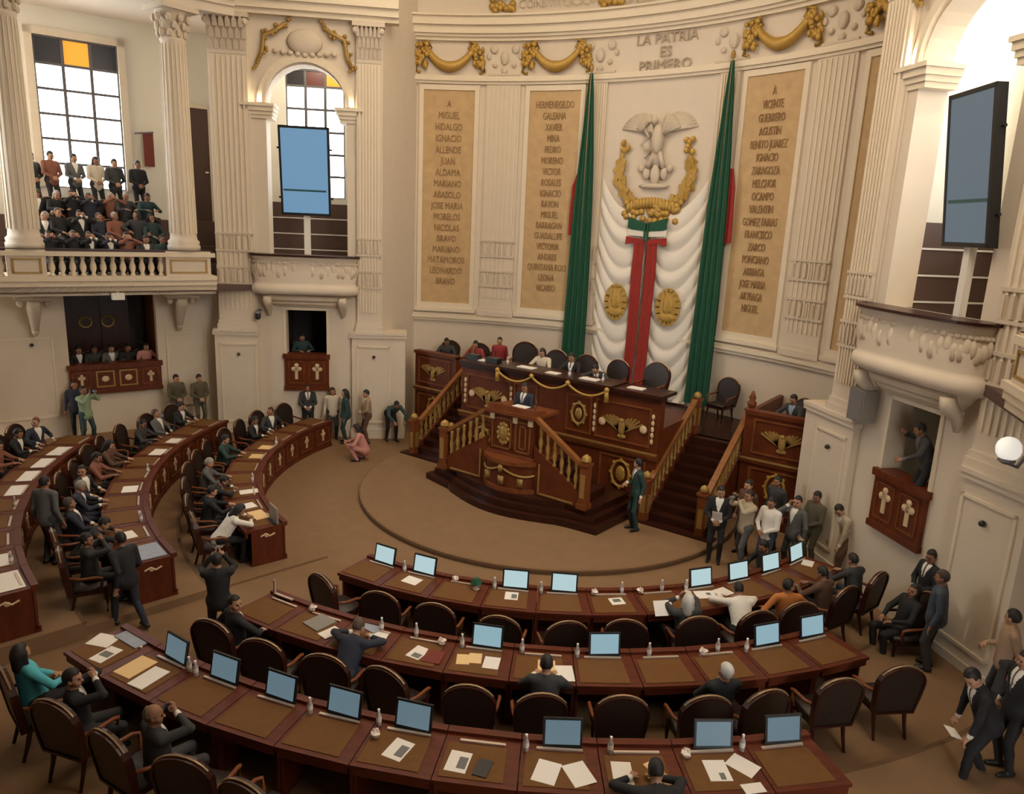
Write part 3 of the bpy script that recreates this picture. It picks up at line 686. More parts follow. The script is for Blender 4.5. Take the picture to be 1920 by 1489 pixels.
# upper floor, side boxes
b = MB(); b.box(-6.3, -3.0, 2.05, 4.6, 0, 1.75).box(3.0, 6.3, 2.05, 4.6, 0, 1.75).box(-3, 3, 2.2, 4.9, 0, 1.75); b.build('upper_floor', 'dark', dais)
for sx in (-1, 1):
    fr = frame((0, 1.5), (sx, 0), (0, -1))
    b = MB(fr); b.box(4.5, 6.2, -.15, 0, 0, 2.72).box(4.5, 6.22, -.2, .06, 2.68, 2.78).box(4.48, 6.22, -.1, .07, 1.52, 1.6).box(4.5, 6.2, -.1, .05, 0, .22).box(4.5, 4.62, -3, -.15, 0, 2.72)
    o = b.build('side_box', 'mahog', dais)
    MB(fr).box(4.5, 6.21, .05, .085, 1.6, 1.645).build('gilt_line', 'golddull', o)
    frame_mould(fr, 4.72, 6.05, 1.76, 2.6, o); frame_mould(fr, 4.72, 6.05, .35, 1.42, o)
    emblem_v(fr, 5.42, 2.22, .5, o); medallion(fr, 5.38, 1.0, .22, .32, o, m='gold')
    # staircase
    st = link('staircase', None, dais)
    NS = 10
    for k in range(NS):
        z = .175*(k+1); y0 = -.62+.27*k; wide = max(0, .42-.14*k)
        q = MB(); q.box(sx*3.06-sx*wide if sx > 0 else -4.34-wide, (4.34+wide) if sx > 0 else -3.06+wide, y0, y0+.30 if k < NS-1 else y0+.35, 0, z)
        q.build('step', 'dark', st)
    for x in (3.0, 4.4):
        x *= sx
        r = MB(); r.bar((x, -.30, 1.02), (x, 2.1, 2.62), .14, .09); r.build('handrail', 'rail', st)
        r = MB(); r.prismyz = None
        r.add([(x-.06, -.3, 0), (x-.06, 2.1, 0), (x-.06, 2.1, 1.98), (x-.06, -.3, .38), (x+.06, -.3, 0), (x+.06, 2.1, 0), (x+.06, 2.1, 1.98), (x+.06, -.3, .38)],
              [(0,1,2,3), (7,6,5,4), (0,4,5,1), (1,5,6,2), (2,6,7,3), (3,7,4,0)]); r.build('stringer', 'mahog', st)
        for k in range(11):
            y = -.12+.2*k; z = .38+(y+.3)*.6667
            link('baluster', BALM, st, (x, y, z-.02))
        newel(st, x, -.42, 0, 1.12, False); newel(st, x, 2.2, 1.75, 2.6, abs(x) > 4)
# lectern with stepped base and curved pedestal
lec = thing('lectern', 'carved dark wood speaker\'s rostrum with gilt crest and side stairs on stepped base', 'rostrum', (0, -1.5, 0))
lec_m = Matrix.Translation((0, 1.5, 0))
def L(mb, name, m, parent=None, smooth=False):
    mb.v = [(x, y+1.5, z) for x, y, z in mb.v]
    return mb.build(name, m, parent or lec, smooth)
def base_poly(o):
    fr_ = [(-2.72+o, -.06), (-2.72+o, -1.72+o), (-1.75, -1.95+o)]
    fr_ += [(-1.6+3.2*i/12, -2.05+o-.42*math.sin(PI*i/12)) for i in range(13)]
    return fr_+[(1.9, -2.0+o), (2.6-o, -1.95+o), (2.72-o, -.06)]
for k, (o, z0, z1) in enumerate(((0, .13, .28), (.16, .28, .43), (.32, .43, .58))):
    q = MB(); q.prism(base_poly(o), z0, z1); L(q, 'base_step', 'dark')
q = MB(); q.box(-.78, .78, -1.6, -.3, .58, 1.35).box(-.64, .64, -1.72, -.9, 1.35, 2.38); L(q, 'rostrum_body', 'mahog')
q = MB(); q.prism([(-.8+.0, -1.0), (.8, -1.0)]+[(.8*math.cos(PI*i/14), -1.45-.62*math.sin(PI*i/14)) for i in range(15)][::1], .58, 1.26); L(q, 'curved_pedestal', 'mahog', None)
q = MB(); q.prism([(-.86, -1.0), (.86, -1.0)]+[(.86*math.cos(PI*i/14), -1.45-.70*math.sin(PI*i/14)) for i in range(15)], 1.26, 1.36); q.prism([(-.86, -1.0), (.86, -1.0)]+[(.86*math.cos(PI*i/14), -1.45-.68*math.sin(PI*i/14)) for i in range(15)], .58, .68); L(q, 'pedestal_moulding', 'mahog2')
q = MB()
for c0 in (.25, .75):
    pts = [];
    for i in range(9):
        t = PI*(c0-.23+.46*i/8); pts.append((.83*math.cos(t), -1.45-.65*math.sin(t), 1.16-.16*(1-(-1+.25*i)**2)))
    q.tube(pts, .03, 6)
for t in (.02, .5, .98): t *= PI; q.ball((.83*math.cos(t), -1.45-.65*math.sin(t), 1.15), .08, .08, .1)
for t in (.3, .5, .7): t *= PI; q.bar((.82*math.cos(t), -1.45-.64*math.sin(t), .74), (.82*math.cos(t), -1.45-.64*math.sin(t), .95), .16, .03)
L(q, 'gilt_swag', 'golddull', None, True)
q = MB(); q.box(-.74, .74, -1.84, -.8, 2.38, 2.46); L(q, 'rostrum_top', 'mahog2')
q = MB(); q.add([(-.66, -1.8, 2.46), (.66, -1.8, 2.46), (.66, -1.25, 2.46), (-.66, -1.25, 2.46), (-.66, -1.8, 2.6), (.66, -1.8, 2.6), (.66, -1.25, 2.5), (-.66, -1.25, 2.5)], [(0,3,2,1), (4,5,6,7), (0,1,5,4), (1,2,6,5), (2,3,7,6), (3,0,4,7)]); L(q, 'reading_desk', 'mahog2')
q = MB(); q.box(-.7, .7, -1.78, -1.0, 1.32, 1.42); L(q, 'waist_moulding', 'mahog2')
q = MB()
for k in range(12): q.ball((.16*math.cos(k*PI/6)-.22, -1.745, 1.88+.24*math.sin(k*PI/6)), .05, .03, .06, 6, 4)
q.ball((-.22, -1.74, 1.88), .14, .05, .2); L(q, 'gilt_crest', 'golddull', None, True)
q = MB(frame((0, 0), (1, 0), (0, -1)))
for s0, s1, z0, z1 in ((.12, .56, 1.5, 2.26), (.24, .44, 1.58, 2.16), (-.58, .0, 1.5, 2.26)):
    for b in ((s0, s0+.03, z0, z1), (s1-.03, s1, z0, z1), (s0, s1, z0, z0+.03), (s0, s1, z1-.03, z1)): q.box(b[0], b[1], 1.71, 1.745, b[2], b[3])
L(q, 'panel_moulding', 'rail')
q = MB(frame((0, 0), (1, 0), (0, -1))); q.box(.5, .62, 1.7, 1.77, 2.2, 2.34).box(.06, .18, 1.7, 1.77, 2.2, 2.34).box(-.62, -.5, 1.7, 1.77, 2.2, 2.34).box(-.1, .6, 1.68, 1.76, 1.36, 1.4); L(q, 'inlay_ornament', 'cross')
for sx in (-1, 1):
    q = MB(); q.bar((sx*.72, -1.72, 2.42), (sx*2.02, -1.72, 1.58), .14, .09); L(q, 'handrail', 'rail')
    q = MB(); q.prismy([(sx*.7, .58), (sx*2.05, .58), (sx*2.05, .9), (sx*.7, 1.74)], -1.76, -1.68); L(q, 'stringer', 'mahog')
    q = MB(frame((0, 0), (1, 0), (0, -1)))
    for b in ((.86, .9, .64, 1.36), (.86, 1.84, .62, .66)): q.box(min(sx*b[0], sx*b[1]), max(sx*b[0], sx*b[1]), 1.76, 1.785, b[2], b[3])
    L(q, 'panel_moulding', 'golddull')
    for k in range(6):
        x = sx*(.86+.2*k); z = 1.74-(.16+.2*k)*.622
        for y in (-1.72,):
            o = link('baluster', BALM, lec, (x, y+1.5, z-.02)); 
    for k in range(4):
        q = MB(); q.box(min(sx*.7, sx*(2.0-.32*k)), max(sx*.7, sx*(2.0-.32*k)), -1.66, -.55, .58, .58+.19*(k+1)); L(q, 'step', 'dark')
    q = MB(); q.box(sx*2.1-.1, sx*2.1+.1, -1.82, -1.62, .58, 1.6).box(sx*2.1-.13, sx*2.1+.13, -1.85, -1.59, 1.6, 1.66).box(sx*2.1-.13, sx*2.1+.13, -1.85, -1.59, .58, .7); L(q, 'newel_post', 'mahog2')
    q = MB(); q.lathe([(.08, 1.66), (.12, 1.72), (.1, 1.8), (.02, 1.86)], sx*2.1, -1.72, 10); q.box(sx*2.1-.06, sx*2.1+.06, -1.84, -1.82, .85, 1.4); L(q, 'finial', 'golddull')
q = MB(); q.tube([(.5, -1.5, 2.5), (.52, -1.45, 2.7), (.4, -1.35, 2.82)], .012, 6); q.ball((.39, -1.34, 2.84), .03, .03, .04, 6, 4); L(q, 'microphone', 'black')
# ---- flags and drapes on the apse wall
def drape(fr, pts, folds, amp, name, m, parent, thick=.02):
    # pts: list of (z, s_left, s_right, d)
    q = MB(fr); N = folds*6; rows = []
    for side in (0, 1):
        for (z, a, b_, d) in (pts if side == 0 else []):
            rows.append([(a+(b_-a)*i/N, d+amp*math.sin(2*PI*folds*i/N)*min(1, (b_-a)/.5), z) for i in range(N+1)])
    q.grid(rows)
    q2 = MB(fr); q2.grid([[(s, d-thick, z) for s, d, z in r] for r in rows])
    o = len(q.v); q.v += q2.v; q.f += [tuple(i+o for i in f) for f in q2.f]; q.mi += q2.mi
    return q.build(name, m, parent, True)
for sx in (-1, 1):
    fr = apse_frame(sx*9.9)
    fl_ = thing('flag', 'tall %s green national flag hanging furled beside the gold-wreathed arms' % ('left' if sx < 0 else 'right'), 'flag', (0, 0, 0), group='flags flanking the arms')
    P = MB(fr); P.tube([(0, .28, 2.0), (0, .28, 11.25)], .03, 8); P.lathe
    P.build('pole', 'brass', fl_); q = MB(fr); q.ball((0, .28, 11.35), .06, .06, .12); q.build('finial', 'golddull', fl_)
    drape(fr, [(11.2, -.04, .06, .30), (10.6, -.10, .12, .30), (9.8, -.15, .17, .30), (8.8, -.22, .24, .30), (7.6, -.29, .30, .32), (6.3, -.33, .33, .33), (4.8, -.36, .36, .34), (3.3, -.40, .36, .34), (1.95, -.42, .36, .34)], 4, .06, 'green_band', 'green', fl_)
    drape(fr, [(8.5, sx*.22-.02, sx*.30+.02, .22), (8.0, min(sx*.2, sx*.42), max(sx*.2, sx*.42), .22), (7.2, min(sx*.2, sx*.46), max(sx*.2, sx*.46), .22), (6.55, min(sx*.2, sx*.47), max(sx*.2, sx*.47), .22)], 2, .03, 'red_band', 'redc', fl_)
dr_ = thing('drape', 'white draped banner with red and green ribbons and two gold eagles below the arms', 'drape', (0, 0, 0))
for sx in (-1, 1):
    # swagged white cloth: catenary rows between outer edge and centre
    q = MB(F0); rows = []
    NZ, NX = 150, 18
    for j in range(NZ+1):
        t = j/NZ; z = 7.75-5.85*t; row = []
        for i in range(NX+1):
            u = i/NX; s = sx*(.06+(1.62-.0*t)*u)
            sag = 2.1*(1-(2*u-1)**2)*(.55+.45*t)
            zz = z-sag*.55+.55*u*(1-t); d = .11+.10*abs(math.sin(t*36))*(.55+.45*math.cos(t*36*.5+1)**2)*(1-.5*abs(2*u-1)**3)+.06*(1-(2*u-1)**2)
            row.append((s, d, max(zz, 1.82)))
        rows.append(row)
    q.grid(rows); q.build('white_cloth', 'whitec', dr_, True)
    bx_ = sx*.86
    g = MB(F0); rg = random.Random(4)
    zc = 4.62
    for k in range(16):
        t = 2*PI*k/16; g.bar((bx_+.33*math.cos(t), .30, zc+.5*math.sin(t)), (bx_+.33*math.cos(t+.45), .30, zc+.5*math.sin(t+.45)), .13, .03, (0, 1, 0))
    g.ball((bx_, .285, zc), .33, .035, .5, 14, 8)
    for k in range(5):
        a = R(20+26*k); g.bar((bx_, .32, zc), (bx_+.36*math.cos(a), .30, zc+.44*math.sin(a)), .13, .03, (0, 1, 0))
    g.ball((bx_, .32, zc+.05), .16, .05, .3); g.ball((bx_, .32, zc-.3), .25, .04, .13); g.build('gold_eagle', 'gold', dr_)
    q = MB(F0); q.prismy([(sx*.02, 6.98), (sx*.62, 7.16), (sx*.62, 6.84), (sx*.5, 6.80), (sx*.02, 6.76)], .30, .34); q.build('green_ribbon', 'green', dr_)
    q = MB(F0); q.prismy([(sx*.02, 6.80), (sx*.62, 6.80), (sx*.62, 6.64), (sx*.02, 6.60)], .28, .32); q.build('white_ribbon', 'whitec', dr_)
    q = MB(F0); q.prismy([(sx*.02, 6.52), (sx*.64, 6.60), (sx*.66, 6.36), (sx*.36, 6.42), (sx*.02, 6.4)], .31, .36); q.build('red_ribbon', 'redc', dr_)
    lo, hi = (.05, .36) if sx > 0 else (-.36, -.05)
    drape(F0, [(6.5, lo, hi, .34), (5.6, lo*1.1, hi*1.1 if sx > 0 else hi*1.1, .34), (4.2, lo-.02, hi, .34), (3.1, lo-.04, hi-.02, .33), (2.0, lo-.1, hi-.08, .32)], 2, .035, 'red_tail', 'redc', dr_)
    q = MB(F0); q.bar((sx*.04, .36, 7.0), (sx*.05, .36, 6.45), .05, .03, (0, 1, 0)); q.build('green_tail', 'green', dr_)
# ------------------------------------------------------------------ desks, chairs and what stands on them
ORD = ['first', 'second', 'third', 'fourth', 'fifth', 'sixth', 'seventh', 'eighth', 'ninth', 'tenth', 'eleventh', 'twelfth']
def trap(wi, wo, y0, y1, D):      # trapezoid between y0 and y1 (y=+D/2 is the inner, narrower edge)
    def wd(y): return wo+(wi-wo)*(y+D/2)/D
    return wd
def desk_proto(name, r0, r1, ang):
    D = r1-r0; wi = 2*r0*math.tan(R(ang/2))-.012; wo = 2*r1*math.tan(R(ang/2))-.012
    w_ = trap(wi, wo, 0, 0, D); h = D/2
    t = link(name, None)
    def tp(y0, y1, ex, z0, z1, mb, exl=None, exr=None):
        a, b = w_(y0)/2, w_(y1)/2; l = ex if exl is None else exl; r = ex if exr is None else exr
        return mb.prism([(-a+l, y0), (a-r, y0), (b-r, y1), (-b+l, y1)], z0, z1)
    tp(-h, h, 0, .715, .76, MB()).build('desk_top', 'deskw', t); dt_ = [c for c in bpy.data.objects if c.parent == t][0]
    m = MB(); tp(-h+.07, h-.24, .06, .757, .768, m, .05, .15); m.build('writing_pad', 'pad', dt_)
    m = MB(); tp(h-.10, h-.0, 0, .76, .80, m); m.build('back_ledge', 'deskw', t)
    m = MB(); m.box(-.26, .26, h-.215, h-.18, .76, .782); m.build('metal_strip', 'metal', t)
    m = MB(); tp(h-.09, h-.05, .0, .06, .715, m); tp(h-.11, h-.02, 0, 0, .1, m); fp = m.build('front_panel', 'deskw', t)
    m = MB(); wq = wi/2-.1
    for b in ((-wq, -wq+.03, .16, .64), (wq-.03, wq, .16, .64), (-wq, wq, .16, .19), (-wq, wq, .61, .64)): m.box(b[0], b[1], h-.06, h-.03, b[2], b[3])
    m.build('panel_moulding', 'mahog2', fp)
    m = MB(); m.box(-.03, .03, h-.06, h-.025, .26, .56).box(-.085, .085, h-.06, h-.025, .43, .50); m.ball((0, h-.04, .56), .05, .02, .04, 6, 4); m.build('inlay_ornament', 'cross', fp)
    for sx in (-1, 1):
        m = MB(); a, b = w_(-h+.12)/2, w_(h-.1)/2
        m.prism([(sx*(a-.04), -h+.12), (sx*a, -h+.12), (sx*b, h-.1), (sx*(b-.04), h-.1)], 0, .715); sp_ = m.build('side_panel', 'deskw', t)
        m = MB(); yy = -h+.42; x = sx*(w_(yy)/2+.004); m.tube([(x, -.12, .6), (x, -.02, .64), (x, .06, .58), (x, .16, .62)], .018, 5); m.ball((x, 0, .6), .012, .05, .04, 6, 4); m.build('side_scroll', 'cross', sp_)
    m = MB(); tp(-h+.02, -h+.06, .02, .62, .715, m); m.build('apron', 'deskw', t)
    return t
def chair_proto():
    t = link('armchair', None)
    m = MB(); m.prism([(-.27, .28), (.27, .28), (.24, -.22), (-.24, -.22)], .36, .42); sf = m.build('seat_frame', 'dark', t)
    m = MB(); secs = []
    for z, k in ((.42, 1.0), (.47, 1.02), (.50, .92)): secs.append([(.255*k*x, .03+.25*k*y, z) for x, y in ((-1, -1), (0, -1.02), (1, -1), (1.03, 0), (1, 1), (0, 1.04), (-1, 1), (-1.03, 0))])
    m.sweep(secs); m.build('seat', 'leather', t, True)
    def yb(z): return -.24-.11*(z-.42)/.75
    def outline(k, z0=.42, z1=1.15):
        pts = [(-.27*k, z0), (.27*k, z0), (.305*k, z0+.3)]
        pts += [(.315*k*math.cos(PI*i/12), z1-.26*1+.26*k*math.sin(PI*i/12)) for i in range(13)]
        return pts+[(-.305*k, z0+.3)]
    m = MB(lambda x, y, z: (x, y+yb(z), z)); m.prismy(outline(1.0), -.05, .02); br_ = m.build('backrest', 'leather', t)
    m = MB(lambda x, y, z: (x, y+yb(z), z)); o1, o2 = outline(1.07, .40), outline(.97, .44); n = len(o1)
    m.add([(x, -.065, z) for x, z in o1]+[(x, -.065, z) for x, z in o2]+[(x, .03, z) for x, z in o1]+[(x, .03, z) for x, z in o2],
          [(i, (i+1) % n, n+(i+1) % n, n+i) for i in range(n)]+[(2*n+i, 3*n+i, 3*n+(i+1) % n, 2*n+(i+1) % n) for i in range(n)]+[(i, 2*n+i, 2*n+(i+1) % n, (i+1) % n) for i in range(n)])
    bf = m.build('back_frame', 'dark', br_)
    m = MB(lambda x, y, z: (x, y+yb(z), z)); pts = [(.34*math.cos(PI*i/12), -.02, .89+.29*math.sin(PI*i/12)) for i in range(2, 11)]; m.tube(pts, .014, 5); m.build('nail_trim', 'brass', br_)
    for sx in (-1, 1):
        m = MB(); m.tube([(sx*.29, -.28, .74), (sx*.32, -.1, .70), (sx*.33, .12, .69), (sx*.32, .2, .66), (sx*.30, .2, .55), (sx*.27, .16, .42)], .025, 6); m.build('arm', 'mahog2', t, True)
        m = MB(); m.tube([(sx*.235, .24, .38), (sx*.24, .26, .2), (sx*.235, .25, 0)], .025, 6, taper=[.035, .026, .02]); m.build('leg', 'dark', t)
        m = MB(); m.tube([(sx*.225, -.2, .38), (sx*.225, -.24, .2), (sx*.23, -.3, 0)], .025, 6, taper=[.035, .026, .02]); m.build('leg', 'dark', t)
    return t
def monitor_proto(scr):
    t = link('desk_monitor', None)
    tilt = R(12); c, s = math.cos(tilt), math.sin(tilt)
    xf = lambda x, y, z: (x, y*c+z*s*1.0, .02+z*c-y*s)
    m = MB(xf); m.box(-.225, .225, 0, .03, .0, .335); m.build('bezel', 'black', t)
    m = MB(xf); m.box(-.198, .198, -.004, .004, .035, .31); m.build('screen', scr, t)
    m = MB(); m.box(-.2, .2, -.03, .09, 0, .02); m.build('stand', 'black', t)
    return t
def bottle_proto():
    t = link('water_bottle', None)
    m = MB(); m.lathe([(.031, 0), (.033, .02), (.033, .13), (.014, .175), (.013, .19)], n=10); m.build('body', 'bottle', t, True)
    m = MB(); m.lathe([(.0338, .06), (.0338, .12)], n=10); m.build('paper_label', 'white', t)
    m = MB(); m.lathe([(.016, .188), (.016, .215)], n=8); m.build('cap', 'cap', t)
    return t
def tissue_mesh():
    m = MB(); m.ball((0, 0, .045), .06, .055, .05, 10, 7); rg = random.Random(1)
    m.v = [(x*(1+.35*rg.uniform(-1, 1)), y*(1+.35*rg.uniform(-1, 1)), max(0, z*(1+.3*rg.uniform(-1, 1)))) for x, y, z in m.v]
    return m.mesh('tissue', 'tissue')
TIS = tissue_mesh()
BLOCKS = {   # name: (r0, r1, start angle, unit, count, z, words)
 'A1': (6.85, 7.70, 5.0, 6.75, 11, 0, 'front row of the near block'),
 'A2': (8.95, 9.80, 4.1, 5.25, 11, .15, 'middle row of the near block'),
 'A3': (11.05, 11.90, .9, 4.42, 11, .30, 'rear row nearest the camera'),
 'B1': (7.10, 7.95, -14, -6.6, 10, 0, 'inner row of the left block'),
 'B2': (9.38, 10.23, -10.5, -5.15, 11, .15, 'middle row of the left block'),
 'B3': (11.50, 12.35, -9.6, -4.3, 10, .30, 'outer row of the left block'),
}
def used_proto(p):
    kids(p); return p
CH = used_proto(chair_proto()); MONA = used_proto(monitor_proto('scr')); MONB = used_proto(monitor_proto('scr2')); MONC = used_proto(monitor_proto('scr3')); BOT = used_proto(bottle_proto())
first_used = set()
def place(proto, x, y, z, rz, label, cat, group=None):
    o = proto if proto.name not in first_used else copy_tree(proto)
    first_used.add(proto.name); o.location = (x, y, z); o.rotation_euler = (0, 0, rz); o['label'] = label; o['category'] = cat
    if group: o['group'] = group
    return o
def unit(b, k):
    r0, r1, a0, u, n, z, w = BLOCKS[b]; return a0+u*(k+.5), r0, r1, z
def on_desk(b, k, dx, dr):     # dx along the row (to the sitter's right), dr from inner edge outwards
    a, r0, r1, z = unit(b, k); r = r0+dr; x, y = pol(r, a); rz = face_center(x, y)
    return x+dx*math.cos(rz), y+dx*math.sin(rz), z, rz
def sheet(b, k, dx, dr, turn, w_, h_, m, label, pic=None, cat='paper', lift=0, name='paper_sheet', thick=.004, zt=.768):
    x, y, z, rz = on_desk(b, k, dx, dr); q = MB(); q.box(-w_/2, w_/2, -h_/2, h_/2, 0, thick)
    o = q.build(name, m, None, loc=(x, y, z+zt+lift), rz=rz+R(turn), label=label, cat=cat)
    if pic:
        q = MB(); q.box(pic[0], pic[1], pic[2], pic[3], thick, thick+.0015); q.build('printed_picture', 'print', o)
    return o
has_mon = {'A1': {0: 1, 1: 1, 3: 1, 4: 1, 7: 1, 8: 1, 9: 1, 10: 1}, 'A2': {4: 1, 6: 1, 9: 1, 10: 1}, 'A3': {1: 0, 2: 0, 3: 0, 4: 0, 5: 0, 7: 0, 9: 0, 10: 0}, 'B1': {0: 2}, 'B2': {}, 'B3': {}}
for b, (r0, r1, a0, u, n, z, words) in BLOCKS.items():
    proto = desk_proto('desk', r0, r1, abs(u)); kids(proto); fst = True
    for k in range(n):
        a = a0+u*(k+.5); x, y = pol((r0+r1)/2, a); o = proto if fst else copy_tree(proto); fst = False
        o.location = (x, y, z+.002); o.rotation_euler = (0, 0, face_center(x, y))
        o['label'] = '%s wooden desk from the centre aisle in the %s' % (ORD[k], words); o['category'] = 'desk'; o['group'] = 'desks in the '+words
        if k in has_mon[b]:
            v = has_mon[b][k]; xx, yy, zz, rz = on_desk(b, k, .03, .17)
            if v < 2: place((MONC if b == 'A2' else MONB) if v else MONA, xx, yy, zz+.76, rz+R(rng.uniform(-5, 5)), 'lit flat monitor on the %s desk of the %s' % (ORD[k], words), 'monitor', 'monitors in the '+words)
    # chairs
    cr = {'A1': 8.22, 'A2': 10.2, 'A3': 12.45, 'B1': 8.4, 'B2': 10.75, 'B3': 12.9}[b]
    for k in range(n):
        a = a0+u*(k+.5); x, y = pol(cr+rng.uniform(-.06, .06), a+rng.uniform(-.6, .6)); rz = face_center(x, y)+R(rng.uniform(-14, 14))
        if b == 'A3' and k > 4: continue
        if b == 'A2' and k == 10: x, y = pol(10.25, 60.5); rz = face_center(x, y)+R(-18)
        if b == 'A2' and k == 9: x, y = pol(10.2, 54.6); rz = face_center(x, y)+R(-8)
        place(CH, x, y, z+.002, rz, 'dark leather armchair behind the %s desk of the %s' % (ORD[k], words), 'chair', 'armchairs in the '+words)
# one chair turned round in the gap between the near rows
x, y = pol(8.5, 9.6); 
BT_ = [('A1', 1, -.33, .2), ('A1', 3, -.32, .2), ('A1', 4, -.36, .2), ('A1', 5, .2, .14), ('A1', 7, -.3, .2), ('A1', 6, .1, .14),
 ('A2', 3, -.2, .12), ('A2', 4, -.32, .2), ('A2', 5, -.3, .16), ('A2', 6, -.36, .18), ('A2', 7, -.16, .15), ('A2', 8, .05, .14), ('A2', 9, -.36, .2), ('A2', 2, .1, .16),
 ('A3', 1, .36, .2), ('A3', 2, -.37, .22), ('A3', 4, -.37, .22), ('A3', 5, -.38, .16), ('A3', 7, -.38, .24), ('A3', 8, -.3, .2), ('A3', 9, .36, .2),
 ('B1', 3, .2, .2), ('B1', 6, -.2, .2), ('B2', 2, .3, .2), ('B2', 5, -.1, .2), ('B3', 1, .2, .2), ('B3', 4, .1, .2)]
for b, k, dx, dr in BT_:
    x, y, z, rz = on_desk(b, k, dx, dr)
    place(BOT, x, y, z+(.802 if dr < .1 else .76), rz, 'white-capped water bottle on the %s desk of the %s' % (ORD[k], BLOCKS[b][6]), 'bottle', 'water bottles on the desks')
for b, k, dx, dr in (('A1', 2, -.2, .16), ('A1', 5, -.28, .18), ('A1', 6, -.3, .16), ('A2', 3, .22, .22), ('A2', 8, -.2, .18), ('A2', 1, -.3, .15), ('A3', 5, -.34, .36), ('A3', 9, -.32, .26), ('A1', 7, -.38, .36)):
    x, y, z, rz = on_desk(b, k, dx, dr)
    link('tissue', TIS, None, (x, y, z+.768), rng.uniform(0, 6), None, 'crumpled white tissue lying on the %s desk of the %s' % (ORD[k], BLOCKS[b][6]), 'tissue')
W6 = {k: v[6] for k, v in BLOCKS.items()}
